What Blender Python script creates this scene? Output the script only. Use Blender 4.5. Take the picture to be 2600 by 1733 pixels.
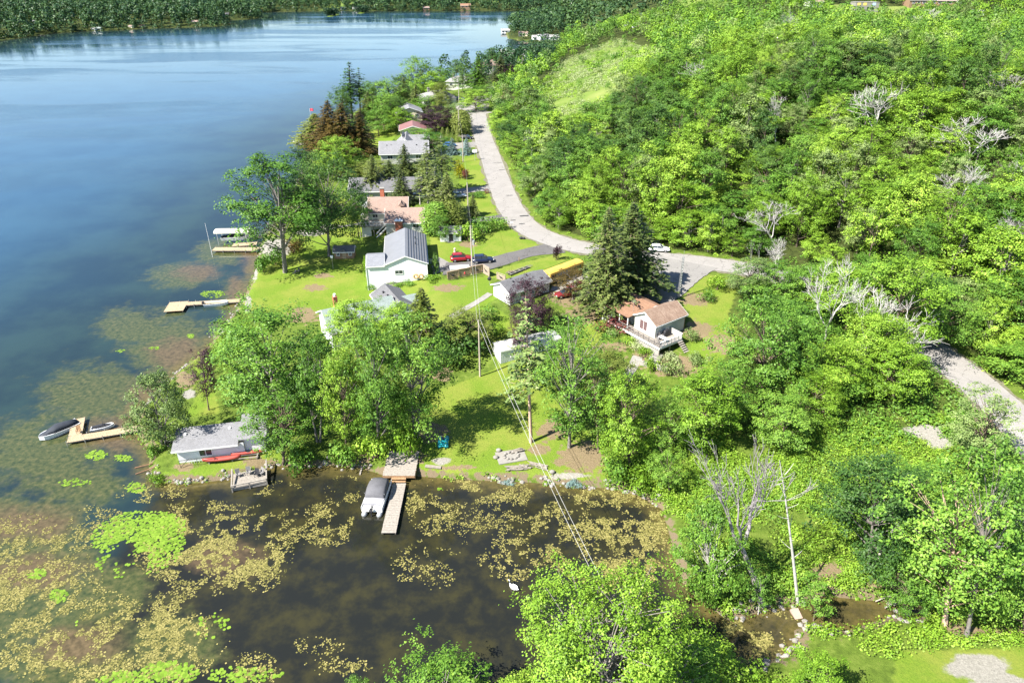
import bpy, math, random
import numpy as np
for o in list(bpy.data.objects): bpy.data.objects.remove(o)
S=bpy.context.scene
# ---------------------------------------------------------------- camera
F_PX=1734.; CAMH=60.; PIT=math.radians(29)
cd=bpy.data.cameras.new('camera'); cam=bpy.data.objects.new('camera',cd); S.collection.objects.link(cam)
cam.location=(0,0,CAMH); cam.rotation_euler=(math.radians(90)-PIT,0,0)
cd.sensor_width=36; cd.lens=36*F_PX/2600; cd.clip_start=.5; cd.clip_end=9000
S.camera=cam
# ---------------------------------------------------------------- light
SUN_EL=math.radians(48); SH=math.atan2(.53,.85)           # shadows fall towards +x, a little +y
sd=(-math.cos(SUN_EL)*math.cos(SH),-math.cos(SUN_EL)*math.sin(SH),math.sin(SUN_EL))
W=bpy.data.worlds.new('World'); S.world=W; W.use_nodes=True
wn=W.node_tree.nodes; wl=W.node_tree.links
sky=wn.new('ShaderNodeTexSky'); sky.sky_type='NISHITA'; sky.sun_disc=False
sky.sun_elevation=SUN_EL; sky.sun_rotation=math.atan2(sd[0],sd[1]); sky.air_density=1.0; sky.dust_density=.3; sky.ozone_density=3.0
bgn=wn['Background']; wl.new(sky.outputs[0],bgn.inputs[0]); bgn.inputs[1].default_value=.075
sl=bpy.data.lights.new('sun','SUN'); sl.energy=5.0; sl.angle=math.radians(.5); sl.color=(1,.95,.86)
so=bpy.data.objects.new('sun',sl); S.collection.objects.link(so)
from mathutils import Vector, Matrix
so.rotation_euler=Vector(sd).to_track_quat('Z','Y').to_euler(); so.location=(-100,-50,200)
S.view_settings.view_transform='Standard'; S.view_settings.look='None'
S.view_settings.exposure=1.65; S.view_settings.gamma=1; S.view_settings.use_curve_mapping=False
S.render.engine='CYCLES'; S.cycles.max_bounces=6; S.cycles.diffuse_bounces=3; S.cycles.glossy_bounces=2; S.cycles.transparent_max_bounces=4
CP,SP=math.cos(PIT),math.sin(PIT)
def P(px,py,z=0.):
    u=(px-1300)/F_PX; v=(866.5-py)/F_PX
    dx,dy,dz=u,CP+v*SP,-SP+v*CP
    t=(z-CAMH)/dz
    return (dx*t,dy*t,z)
def PX(x,y,z=0.):
    z=z-CAMH
    dep=y*CP-z*SP; up=y*SP+z*CP
    return (1300+F_PX*x/dep, 866.5-F_PX*up/dep)
SHORE=[(1420,12),(1402,20),(1345,62),(1300,66),(1283,80),(1290,98),(1340,108),(1432,112),(1425,125),(1350,146),(1290,158),(1180,192),(1120,205),
(1060,215),(1010,232),(960,255),(900,285),(850,315),(790,345),(800,375),(790,410),(760,450),(735,500),(715,545),(690,580),(668,612),(655,660),(645,700),(628,740),(600,790),(560,840),(530,880),(490,915),
(455,940),(420,975),(385,1010),(352,1050),(345,1085),(362,1120),(385,1150),(378,1185),(388,1210),(420,1226),(480,1226),(545,1220),(600,1212),(650,1196),(700,1178),
(760,1186),(850,1180),(920,1188),(975,1205),(1060,1208),(1120,1212),(1200,1218),(1330,1222),(1450,1232),(1560,1240),(1620,1256),(1680,1290),(1700,1350),(1712,1420),(1735,1480),
(1780,1520),(1850,1575),(1930,1552),(2020,1535),(2080,1512),(2160,1518),(2260,1525),(2345,1540),(2345,1572),(2250,1568),(2150,1602),(2060,1590),(2010,1598),(2030,1635),
(1990,1665),(1900,1695),(1860,1745),(1500,1830),(1200,1900),(900,1960),(500,2050),(0,2200)]
MAIN=[P(*p)[:2] for p in SHORE]
MAIN=[(320,3500),(250,1700)]+MAIN+[(-60,20),(-60,-60),(900,-60),(2500,600),(2500,3500)]
FARS=[(-200,140),(0,100),(60,97),(110,88),(200,80),(290,78),(400,72),(470,70),(560,68),(574,66),(570,52),(600,50),(655,48),(658,42),(640,34),(700,30),(900,29),(1150,28.5),(1330,28),(1362,20),(1400,12),(1412,9)]
FAR=[(-2500,200)]+[P(*p)[:2] for p in FARS]+[(238,1700),(300,3500),(-2500,3500)]
ISL=[[P(*p)[:2] for p in q] for q in ([(826,42),(838,37),(862,37),(860,43),(835,46)],[(908,33),(922,30),(934,31),(930,35),(912,36)])]
def sdist(poly,X,Y):
    A=np.array(poly,float); B=np.roll(A,-1,0)
    X=np.asarray(X,float); Y=np.asarray(Y,float)
    d2=np.full(X.shape,1e18); ins=np.zeros(X.shape,bool)
    for (ax,ay),(bx,by) in zip(A,B):
        ex,ey=bx-ax,by-ay; wx,wy=X-ax,Y-ay
        t=np.clip((wx*ex+wy*ey)/(ex*ex+ey*ey+1e-12),0,1)
        d2=np.minimum(d2,(wx-t*ex)**2+(wy-t*ey)**2)
        c=((ay<=Y)!=(by<=Y))
        if ey!=0: ins^= c&(wx<ex*(wy/ey))
    d=np.sqrt(d2)
    return np.where(ins,d,-d)
def ldist(line,X,Y):
    d=np.full(np.shape(X),1e9)
    for (ax,ay),(bx,by) in zip(line[:-1],line[1:]):
        ex,ey=bx-ax,by-ay; wx,wy=X-ax,Y-ay
        t=np.clip((wx*ex+wy*ey)/(ex*ex+ey*ey+1e-12),0,1)
        d=np.minimum(d,np.hypot(wx-t*ex,wy-t*ey))
    return d
def sm(a,b,x):
    t=np.clip((x-a)/(b-a),0,1); return t*t*(3-2*t)
ROADPX=[(1262,212),(1240,232),(1222,252),(1214,285),(1222,330),(1245,395),(1272,470),(1300,530),(1345,578),(1420,612),(1520,634),(1640,650),(1780,664),(1900,682),(2030,715),(2180,775),(2330,858),(2460,945),(2600,1060),(2800,1230)]
ROAD=[P(p[0],p[1],5.)[:2] for p in ROADPX]
def catmull(pts,n=8):
    o=[]
    p=[pts[0]]+list(pts)+[pts[-1]]
    for i in range(1,len(p)-2):
        for k in range(n):
            t=k/n
            o.append(tuple(0.5*((2*p[i][j])+(-p[i-1][j]+p[i+1][j])*t+(2*p[i-1][j]-5*p[i][j]+4*p[i+1][j]-p[i+2][j])*t*t+(-p[i-1][j]+3*p[i][j]-3*p[i+1][j]+p[i+2][j])*t**3) for j in range(len(pts[0]))))
    o.append(tuple(pts[-1])); return o
ROADC=catmull(ROAD,6)
HILLP=[(60,900),(20,460)]+ROADC+[(400,10),(2500,10),(2500,900)]
def heights(X,Y):
    X=np.asarray(X,float); Y=np.asarray(Y,float)
    s=sdist(MAIN,X,Y)
    base=np.interp(s,[-8,-3,0,1.2,25,40,70,120,400],[-2.4,-1.2,0,.7,1.6,4.,4.8,5.,6.])
    dh=sdist(HILLP,X,Y)
    hill=21*sm(3,105,dh)*(1-.55*sm(330,460,Y))*sm(-40,60,Y-0*X)
    far=26*sm(430,720,Y)*sm(60,240,X)+ 40*sm(1100,2600,Y)
    land=base+np.where(s>0,hill*sm(0,12,s)+far*sm(0,150,s),0)
    g=2*np.sin(X*.045+1)*np.cos(Y*.038)*sm(30,90,dh)
    land=land+g
    f=sdist(FAR,X,Y)
    fl=np.interp(f,[-8,-3,0,3,60,300,900,2500],[-2.4,-1.2,0,1,4,14,48,90])
    h=np.maximum(land,fl)
    for q in ISL:
        h=np.maximum(h,np.interp(sdist(q,X,Y),[-8,0,3],[-2.4,0,1]))
    return h
def hz(x,y): return float(heights(np.array([x]),np.array([y]))[0])
def G(px,py):
    z=2.
    lo,hi=-1.,50.
    # march from high to low: first z where ray is under the ground
    zs=np.arange(45,-1.5,-.5)
    u=(px-1300)/F_PX; v=(866.5-py)/F_PX
    dx,dy,dz=u,CP+v*SP,-SP+v*CP
    t=(zs-CAMH)/dz
    h=heights(dx*t,dy*t)
    b=np.nonzero(zs<=h)[0]
    if len(b)==0 or b[0]==0: return P(px,py,0)
    i=b[0]; a0=zs[i-1]-h[i-1]; a1=zs[i]-h[i]
    z=zs[i-1]+(zs[i]-zs[i-1])*a0/(a0-a1)
    return P(px,py,float(z))
# ---------------------------------------------------------------- helpers
rnd=random.Random(7); rng=np.random.default_rng(11)
COL=S.collection
def link(o): COL.objects.link(o); return o
def tag(o,label=None,cat=None,group=None,kind=None):
    if label: o['label']=label
    if cat: o['category']=cat
    if group: o['group']=group
    if kind: o['kind']=kind
    return o
def thing(name,label,cat,loc=(0,0,0),rz=0,group=None,sc=None):
    o=link(bpy.data.objects.new(name,None)); o.location=loc; o.rotation_euler=(0,0,rz); o.empty_display_size=.2
    if sc: o.scale=sc
    return tag(o,label,cat,group)
def npmesh(name,V,Fq,mat=None,tint=None,smooth=False):
    me=bpy.data.meshes.new(name); V=np.asarray(V,np.float32); Fq=np.asarray(Fq,np.int32)
    k=Fq.shape[1]
    me.vertices.add(len(V)); me.vertices.foreach_set('co',V.ravel())
    me.loops.add(Fq.size); me.loops.foreach_set('vertex_index',Fq.ravel())
    me.polygons.add(len(Fq)); me.polygons.foreach_set('loop_start',np.arange(0,Fq.size,k,dtype=np.int32))
    me.polygons.foreach_set('loop_total',np.full(len(Fq),k,np.int32))
    if smooth: me.polygons.foreach_set('use_smooth',np.ones(len(Fq),bool))
    me.update(calc_edges=True)
    if tint is not None:
        a=me.attributes.new('tint','FLOAT','FACE'); a.data.foreach_set('value',np.asarray(tint,np.float32))
    if mat: me.materials.append(mat)
    return me
def mobj(name,me,parent=None,loc=(0,0,0),mat=None):
    o=link(bpy.data.objects.new(name,me)); o.location=loc
    if parent: o.parent=parent
    if mat and len(o.material_slots):
        o.material_slots[0].link='OBJECT'; o.material_slots[0].material=mat
    return o
class MB:
    def __init__(s): s.v=[]; s.f=[]
    def add(s,v,f):
        n=len(s.v); s.v+=[tuple(a) for a in v]; s.f+=[tuple(i+n for i in q) for q in f]; return s
    def box(s,x0,x1,y0,y1,z0,z1):
        return s.add([(x0,y0,z0),(x1,y0,z0),(x1,y1,z0),(x0,y1,z0),(x0,y0,z1),(x1,y0,z1),(x1,y1,z1),(x0,y1,z1)],
            [(0,3,2,1),(4,5,6,7),(0,1,5,4),(1,2,6,5),(2,3,7,6),(3,0,4,7)])
    def obox(s,c,d,rz=0,rx=0,ry=0):
        m=Matrix.Rotation(rz,3,'Z')@Matrix.Rotation(ry,3,'Y')@Matrix.Rotation(rx,3,'X')
        vs=[]
        for k in (-1,1):
            for i,j in ((-1,-1),(1,-1),(1,1),(-1,1)):
                vs.append(m@Vector((i*d[0]/2,j*d[1]/2,k*d[2]/2))+Vector(c))
        return s.add(vs,[(0,3,2,1),(4,5,6,7),(0,1,5,4),(1,2,6,5),(2,3,7,6),(3,0,4,7)])
    def beam(s,p,q,w=.05,h=None,n=4):
        p=Vector(p); q=Vector(q); d=(q-p); L=d.length
        if L<1e-6: return s
        d/=L; up=Vector((0,0,1)) if abs(d.z)<.95 else Vector((1,0,0))
        a=d.cross(up).normalized(); b=a.cross(d); h=h or w
        if n==4: off=[(-.5,-.5),(.5,-.5),(.5,.5),(-.5,.5)]
        else: off=[(.5*math.cos(2*math.pi*i/n),.5*math.sin(2*math.pi*i/n)) for i in range(n)]
        vs=[p+a*x*w+b*y*h for x,y in off]+[q+a*x*w+b*y*h for x,y in off]
        fs=[(i,(i+1)%n,n+(i+1)%n,n+i) for i in range(n)]+[tuple(range(n))[::-1],tuple(range(n,2*n))]
        return s.add(vs,fs)
    def cyl(s,c,r,h,n=12,r2=None):
        r2=r if r2 is None else r2; c=Vector(c)
        vs=[c+Vector((r*math.cos(2*math.pi*i/n),r*math.sin(2*math.pi*i/n),0)) for i in range(n)]
        vs+=[c+Vector((r2*math.cos(2*math.pi*i/n),r2*math.sin(2*math.pi*i/n),h)) for i in range(n)]
        return s.add(vs,[(i,(i+1)%n,n+(i+1)%n,n+i) for i in range(n)]+[tuple(range(n))[::-1],tuple(range(n,2*n))])
    def ycyl(s,c,r,h,n=12):
        c=Vector(c); vs=[]
        for k in (-.5,.5): vs+=[c+Vector((r*math.cos(2*math.pi*i/n),k*h,r*math.sin(2*math.pi*i/n))) for i in range(n)]
        return s.add(vs,[(i,(i+1)%n,n+(i+1)%n,n+i) for i in range(n)]+[tuple(range(n))[::-1],tuple(range(n,2*n))])
    def loft(s,secs,caps=True):
        n=len(secs[0]); vs=[p for q in secs for p in q]; fs=[]
        for k in range(len(secs)-1):
            for i in range(n): fs.append((k*n+i,k*n+(i+1)%n,(k+1)*n+(i+1)%n,(k+1)*n+i))
        if caps: fs+=[tuple(range(n))[::-1],tuple(range((len(secs)-1)*n,len(secs)*n))]
        return s.add(vs,fs)
    def ball(s,c,r,n=8,m=6,sq=(1,1,1)):
        vs=[];fs=[]
        for j in range(m+1):
            a=math.pi*j/m
            for i in range(n):
                b=2*math.pi*i/n; vs.append((c[0]+r*sq[0]*math.sin(a)*math.cos(b),c[1]+r*sq[1]*math.sin(a)*math.sin(b),c[2]+r*sq[2]*math.cos(a)))
        for j in range(m):
            for i in range(n): fs.append((j*n+i,(j+1)*n+i,(j+1)*n+(i+1)%n,j*n+(i+1)%n))
        return s.add(vs,fs)
    def mesh(s,name,mat,smooth=False):
        me=bpy.data.meshes.new(name); me.from_pydata(s.v,[],s.f)
        if smooth: me.polygons.foreach_set('use_smooth',[True]*len(me.polygons))
        me.materials.append(mat); me.update(); return me
    def build(s,name,mat,parent=None,smooth=False,kind=None,loc=(0,0,0)):
        o=mobj(name,s.mesh(name,mat,smooth),parent,loc)
        if kind: o['kind']=kind
        return o
# ---------------------------------------------------------------- materials
def lin(c):
    return tuple(((x/255)/12.92 if x/255<=.04045 else ((x/255+.055)/1.055)**2.4) for x in c)
class NT:
    def __init__(s,name):
        s.m=bpy.data.materials.new(name); s.m.use_nodes=True; s.t=s.m.node_tree; s.n=s.t.nodes; s.b=s.n['Principled BSDF']; s.out=s.n['Material Output']
    def new(s,t,**k):
        a=s.n.new(t)
        for q,v in k.items(): setattr(a,q,v)
        return a
    def L(s,a,b): s.t.links.new(a,b)
    def noise(s,scale,det=4,rough=.6,vec=None,dist=0):
        a=s.new('ShaderNodeTexNoise'); a.inputs['Scale'].default_value=scale; a.inputs['Detail'].default_value=det; a.inputs['Roughness'].default_value=rough; a.inputs['Distortion'].default_value=dist
        if vec is None: vec=s.pos()
        s.L(vec,a.inputs['Vector']); return a.outputs['Fac']
    def pos(s):
        if not hasattr(s,'_p'): s._p=s.new('ShaderNodeNewGeometry').outputs['Position']
        return s._p
    def scaled(s,v,vec=None):
        a=s.new('ShaderNodeVectorMath',operation='MULTIPLY'); s.L(vec or s.pos(),a.inputs[0]); a.inputs[1].default_value=v; return a.outputs[0]
    def ramp(s,fac,stops):
        a=s.new('ShaderNodeValToRGB'); e=a.color_ramp.elements
        while len(e)<len(stops): e.new(.5)
        for q,(p,c) in zip(e,stops): q.position=p; q.color=(*c,1) if len(c)==3 else c
        s.L(fac,a.inputs[0]); return a.outputs[0]
    def math(s,op,a,b=None,c=None,clamp=False):
        q=s.new('ShaderNodeMath',operation=op,use_clamp=clamp)
        for i,x in enumerate((a,b,c)):
            if x is None: continue
            if isinstance(x,(int,float)): q.inputs[i].default_value=x
            else: s.L(x,q.inputs[i])
        return q.outputs[0]
    def mix(s,f,a,b,mode='MIX'):
        q=s.new('ShaderNodeMix',data_type='RGBA',blend_type=mode)
        for i,x in ((0,f),(6,a),(7,b)):
            if isinstance(x,(int,float)): q.inputs[i].default_value=x
            elif isinstance(x,tuple): q.inputs[i].default_value=(*x,1)
            else: s.L(x,q.inputs[i])
        return q.outputs[2]
    def attr(s,n):
        a=s.new('ShaderNodeAttribute'); a.attribute_name=n; return a.outputs['Fac']
    def bump(s,h,st=.3,d=.1):
        a=s.new('ShaderNodeBump'); a.inputs['Strength'].default_value=st; a.inputs['Distance'].default_value=d; s.L(h,a.inputs['Height']); s.L(a.outputs[0],s.b.inputs['Normal'])
    def sel(s,f,e0,e1):   # smooth step of a socket
        a=s.new('ShaderNodeMapRange',interpolation_type='SMOOTHSTEP'); s.L(f,a.inputs[0]); a.inputs[1].default_value=e0; a.inputs[2].default_value=e1; return a.outputs[0]
_mats={}
def M(name,col,rough=.7,var=.2,scale=2.,bump=.0,metal=0,spec=.3,dirt=None):
    if name in _mats: return _mats[name]
    t=NT(name); lo=tuple(c*(1-var) for c in col); hi=tuple(min(1,c*(1+var)) for c in col)
    f=t.noise(scale,5,.65); c=t.ramp(f,[(.3,lo),(.7,hi)])
    if dirt:
        g=t.sel(t.noise(scale*.35,6,.7),.52,.72); c=t.mix(g,c,dirt)
    t.L(c,t.b.inputs['Base Color']); t.b.inputs['Roughness'].default_value=rough; t.b.inputs['Metallic'].default_value=metal
    t.b.inputs['Specular IOR Level'].default_value=spec
    if bump: t.bump(t.noise(scale*6,4),bump,.03)
    _mats[name]=t.m; return t.m
def shingle(name,c1,c2,row=.16,w=.35,stain=.25):
    t=NT(name); tc=t.new('ShaderNodeTexCoord').outputs['Object']
    b=t.new('ShaderNodeTexBrick'); t.L(tc,b.inputs['Vector']); b.inputs['Scale'].default_value=1; b.inputs['Brick Width'].default_value=w; b.inputs['Row Height'].default_value=row
    b.inputs['Mortar Size'].default_value=.012; b.inputs['Color1'].default_value=(*c1,1); b.inputs['Color2'].default_value=(*c2,1); b.inputs['Mortar'].default_value=(*[x*.45 for x in c1],1)
    n=t.noise(.8,6,.7); c=t.mix(t.sel(n,.4,.75),b.outputs[0],tuple(x*(1-stain) for x in c1),'MIX')
    c=t.mix(.35,c,t.ramp(t.noise(9,3),[(.35,tuple(x*.6 for x in c1)),(.65,tuple(min(1,x*1.5) for x in c2))]))
    t.L(c,t.b.inputs['Base Color']); t.b.inputs['Roughness'].default_value=.85; t.bump(t.noise(14,3),.5,.02); return t.m
def siding(name,col,pitch=.2,vertical=False,dirt=.12):
    t=NT(name); tc=t.new('ShaderNodeTexCoord').outputs['Object']; sp=t.new('ShaderNodeSeparateXYZ'); t.L(tc,sp.inputs[0])
    z=sp.outputs['Z'] if not vertical else t.math('ADD',sp.outputs['X'],sp.outputs['Y'])
    fr=t.math('FRACT',t.math('DIVIDE',z,pitch)); c=t.ramp(t.noise(.7,5,.7),[(.3,tuple(x*(1-dirt) for x in col)),(.65,col)])
    c=t.mix(t.sel(fr,.86,.97),c,tuple(x*.6 for x in col)); t.L(c,t.b.inputs['Base Color']); t.b.inputs['Roughness'].default_value=.6; t.bump(fr,.6,.03); return t.m
def leafmat(name,stops,tr=.16):
    t=NT(name); oi=t.new('ShaderNodeObjectInfo').outputs['Random']
    f=t.math('ADD',t.math('MULTIPLY',t.attr('tint'),.62),t.math('MULTIPLY',oi,.38)); c=t.ramp(f,stops)
    t.L(c,t.b.inputs['Base Color']); t.b.inputs['Roughness'].default_value=.5; t.b.inputs['Specular IOR Level'].default_value=.2
    tl=t.new('ShaderNodeBsdfTranslucent'); t.L(t.mix(1.,c,(1.25,1.3,.55),'MULTIPLY'),tl.inputs[0])
    mx=t.new('ShaderNodeMixShader'); mx.inputs[0].default_value=tr; t.L(t.b.outputs[0],mx.inputs[1]); t.L(tl.outputs[0],mx.inputs[2]); t.L(mx.outputs[0],t.out.inputs[0]); return t.m
LEAF=dict(
 lime=leafmat('leaf_lime',[(.1,(.060,.125,.008)),(.5,(.140,.258,.020)),(.9,(.30,.43,.055))]),
 mid=leafmat('leaf_mid',[(.1,(.036,.092,.012)),(.5,(.088,.190,.022)),(.9,(.19,.31,.042))]),
 dark=leafmat('leaf_dark',[(.1,(.022,.060,.012)),(.5,(.055,.120,.022)),(.9,(.12,.20,.035))]),
 grey=leafmat('leaf_grey',[(.1,(.06,.11,.03)),(.5,(.135,.20,.055)),(.9,(.27,.34,.12))]),
 olive=leafmat('leaf_olive',[(.1,(.06,.085,.014)),(.5,(.125,.16,.028)),(.9,(.20,.235,.055))]),
 purple=leafmat('leaf_purple',[(.1,(.014,.008,.012)),(.5,(.038,.018,.026)),(.9,(.075,.035,.045))],.15),
 red=leafmat('leaf_red',[(.1,(.08,.02,.02)),(.5,(.15,.045,.04)),(.9,(.22,.10,.08))],.2),
 rust=leafmat('leaf_rust',[(.1,(.035,.034,.010)),(.5,(.085,.062,.016)),(.9,(.16,.105,.032))],.2),
 spruce=leafmat('leaf_spruce',[(.1,(.035,.058,.018)),(.5,(.100,.135,.035)),(.9,(.23,.26,.080))],.15),
 blue=leafmat('leaf_blue',[(.1,(.06,.11,.10)),(.5,(.13,.21,.20)),(.9,(.23,.33,.32))],.15),
 yellow=leafmat('leaf_yellow',[(.1,(.16,.18,.008)),(.5,(.30,.28,.012)),(.9,(.42,.36,.02))],.3),
 pale=leafmat('leaf_pale',[(.1,(.13,.18,.06)),(.5,(.22,.28,.11)),(.9,(.42,.45,.26))],.3),
 farl=leafmat('leaf_far',[(.1,(.009,.030,.015)),(.45,(.024,.062,.026)),(.8,(.060,.115,.032)),(1,(.12,.18,.04))],.15),
)
BARK=M('bark_brown',(.16,.12,.09),.9,.4,3,.6); BARKG=M('bark_grey',(.19,.17,.155),.9,.3,3,.5); BARKW=M('bark_bleached',(.40,.375,.345),.85,.2,2,.3)
DEADW=M('bark_dead_white',(.42,.40,.38),.85,.2,2,.3); BARKD=M('bark_dead_grey',(.25,.225,.23),.9,.25,3,.3); TWIG=M('bark_twig',(.45,.41,.38),.9,.3,3)
WHITE=M('white_paint',(.70,.70,.68),.5,.05,1); CREAM=M('cream_siding_plain',(.70,.68,.58),.6,.08,1)
DARK=M('dark_metal',(.03,.03,.035),.5,.2,3); GLASS=M('window_glass',(.03,.04,.05),.08,.3,.5,spec=.8); GREYM=M('galvanised_metal',(.45,.46,.47),.4,.15,4,metal=.6)
WOODN=M('fresh_planks',(.34,.265,.17),.75,.25,5,.3); WOODG=M('weathered_planks',(.25,.225,.195),.8,.3,4,.3); WOODB=M('brown_boards',(.28,.17,.09),.8,.3,4,.3)
CONC=M('concrete',(.22,.21,.19),.85,.15,1.2,.2,dirt=(.22,.205,.18)); STONE=M('field_stone',(.22,.205,.185),.9,.35,2.5,.5); TYRE=M('tyre_rubber',(.02,.02,.02),.8,.2,5)
BRICK=M('brick_red',(.36,.12,.07),.85,.3,6,.4); BARK2=M('bark_dark',(.09,.07,.05),.9,.3,3,.4); SNOW=M('white_plastic',(.8,.8,.8),.4,.05,1)
# ---------------------------------------------------------------- terrain sheet
def axis(a,b,fine,lo,hi,g=1.09):
    c=list(np.arange(a,b,fine)); s=fine; x=a; L=[]
    while x>lo: s*=g; x-=s; L.append(x)
    s=fine; x=c[-1]; R=[]
    while x<hi: s*=g; x+=s; R.append(x)
    return np.array(L[::-1]+c+R)
xs=axis(-75,110,.8,-2600,2600); ys=axis(28,175,.8,-60,3400,1.035)
GX,GY=np.meshgrid(xs,ys); GH=heights(GX,GY)
nx,ny=len(xs),len(ys)
idx=np.arange(nx*ny).reshape(ny,nx)
quads=np.stack([idx[:-1,:-1],idx[:-1,1:],idx[1:,1:],idx[1:,:-1]],-1).reshape(-1,4)
def vnoise(X,Y,s,seed=0):
    X=np.asarray(X)/s+seed*17.3; Y=np.asarray(Y)/s+seed*5.1
    xi=np.floor(X).astype(np.int64); yi=np.floor(Y).astype(np.int64); fx=X-xi; fy=Y-yi
    def h(a,b):
        q=(a*374761393+b*668265263+seed*1442695)&0xffffffff; q=((q^(q>>13))*1274126177)&0xffffffff; return ((q^(q>>16))&0xffff)/65535.
    fx=fx*fx*(3-2*fx); fy=fy*fy*(3-2*fy)
    return (h(xi,yi)*(1-fx)+h(xi+1,yi)*fx)*(1-fy)+(h(xi,yi+1)*(1-fx)+h(xi+1,yi+1)*fx)*fy
def fbm(X,Y,s,seed=0,o=4):
    r=0;a=.5
    for i in range(o): r=r+a*vnoise(X,Y,s/2**i,seed+i); a*=.5
    return r/(1-.5**o)
def pxpoly(pts): return [G(*p)[:2] for p in pts]
LAWNS=[pxpoly(p) for p in (
 [(655,690),(700,660),(760,620),(900,560),(935,640),(945,735),(1090,700),(1150,712),(1240,700),(1265,760),(1150,800),(1050,850),(960,900),(820,800),(700,800),(600,790)],
 [(1090,600),(1180,620),(1290,575),(1365,620),(1345,640),(1200,668),(1130,680),(1095,640)],
 [(1270,545),(1340,590),(1380,620),(1280,650)],
 [(1165,490),(1255,490),(1275,545),(1170,555)],
 [(1180,380),(1222,385),(1250,470),(1160,490)],
 [(1225,690),(1440,640),(1470,650),(1340,700),(1260,710)],
 [(870,350),(990,320),(1010,340),(960,400),(880,400)],
 [(860,500),(930,520),(920,600),(850,570)],
 [(1160,790),(1240,770),(1330,830),(1280,900),(1160,860)],
 [(1490,740),(1560,720),(1600,760),(1560,800),(1500,900),(1640,1000),(1500,1010),(1400,940),(1440,840)],
 [(1760,690),(1880,710),(1850,800),(1890,860),(1800,950),(1750,930),(1750,790),(1700,760)],
 [(1090,1000),(1330,900),(1500,1100),(1560,1225),(1330,1215),(1100,1205),(1050,1190),(1090,1120)],
 [(385,1180),(440,1200),(660,1150),(700,1120),(720,1170),(600,1208),(430,1222)],
 [(450,930),(520,890),(540,960),(560,1050),(470,1060),(500,1000)],
 [(2280,1650),(2600,1640),(2700,1800),(2250,1800)],
 [(860,690),(950,700),(960,740),(860,740)])]
BLD=[(-23,135,9),(-14,149.5,4),(-28,163,9),(1.5,119,7),(24,106,8),(-40,75,8),(-36,229,12),(10.5,127,5),(-37,112,9),(-36,190,12)]
DIRTB=[(770,800,45,22),(800,730,30,10),(1140,730,40,10),(820,700,25,9),(470,965,30,22),(470,1185,30,10),(1480,1160,70,45),(1400,1090,40,30),(1370,1140,30,15),(1770,840,45,25),(1830,870,45,30),(1770,760,45,18),(1720,930,70,30),(1660,910,60,30),
 (1590,1010,40,14),(1560,880,50,14),(1300,690,15,6),(1450,750,60,30),(1480,800,50,24),(1190,620,30,10),(650,1170,40,16),(1030,1165,50,18),(930,1160,30,14),(1170,1190,60,8),(1780,1330,30,20),(2280,1470,80,35),(2100,1450,60,25),(1100,1100,40,30),(1120,950,30,20),(860,400,10,5),(1245,300,10,8),(1270,240,20,9),(2440,1600,60,20),(2560,1600,80,12)]
GRAVB=[(700,630,45,28),(790,590,45,10),(840,575,40,6),(630,770,10,30),(645,690,10,30),(480,1000,20,14),(1430,1205,80,8),(2345,1095,60,20),(2385,1125,40,18),(2480,1690,95,38),(2540,1735,80,30),(1900,1590,60,14),(1790,1565,50,18),(1120,1170,30,10),(1230,255,16,22),(1175,270,22,14),(1180,368,40,8),(1480,745,40,10),(1440,735,30,10),(500,880,14,14),(560,835,12,20),(1475,720,30,14)]
def blobs(L,px,py,e=2.2):
    r=np.zeros(px.shape)
    for a,b,c,d in L: r=np.maximum(r,np.exp(-(((px-a)/c)**2+((py-b)/d)**2)**(e/2)*.9))
    return r
E1=sdist(MAIN,GX,GY); fs0=sdist(FAR,GX,GY)
pxg,pyg=PX(GX,GY,GH)
lawn=np.zeros(GX.shape)
for q in LAWNS: lawn=np.maximum(lawn,np.clip(.5+sdist(q,GX,GY)/2.5,0,1))
DH=sdist(HILLP,GX,GY); HILLROAD=DH
MEADOW=pxpoly([(1385,330),(1375,235),(1430,155),(1560,100),(1670,125),(1650,185),(1580,240),(1530,330),(1440,375)])
MD=sdist(MEADOW,GX,GY)
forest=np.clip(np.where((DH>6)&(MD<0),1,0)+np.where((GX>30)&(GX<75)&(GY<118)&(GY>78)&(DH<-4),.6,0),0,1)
FLDG=[pxpoly(q) for q in ([(2090,12),(2440,8),(2440,40),(2200,62),(2120,52)],[(1720,0),(1850,0),(1850,18),(1720,22)],[(255,5),(330,2),(345,9),(270,12)],[(830,5),(900,3),(905,15),(850,17)],[(690,22),(850,22),(846,27),(690,28)],[(1180,2),(1290,1),(1290,5),(1180,6)],[(520,3),(600,1),(600,6),(530,8)])]
field=np.clip(sum(np.where(sdist(q,GX,GY)>0,1,0) for q in FLDG)+sm(-3,3,MD),0,1)
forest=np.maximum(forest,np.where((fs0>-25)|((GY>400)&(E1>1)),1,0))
dirt=np.where(GY<400,blobs(DIRTB,pxg,pyg),0); grav=np.where(GY<400,blobs(GRAVB,pxg,pyg),0)
shore=np.clip(1-np.abs(E1-.3)/1.5,0,1); 
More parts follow.
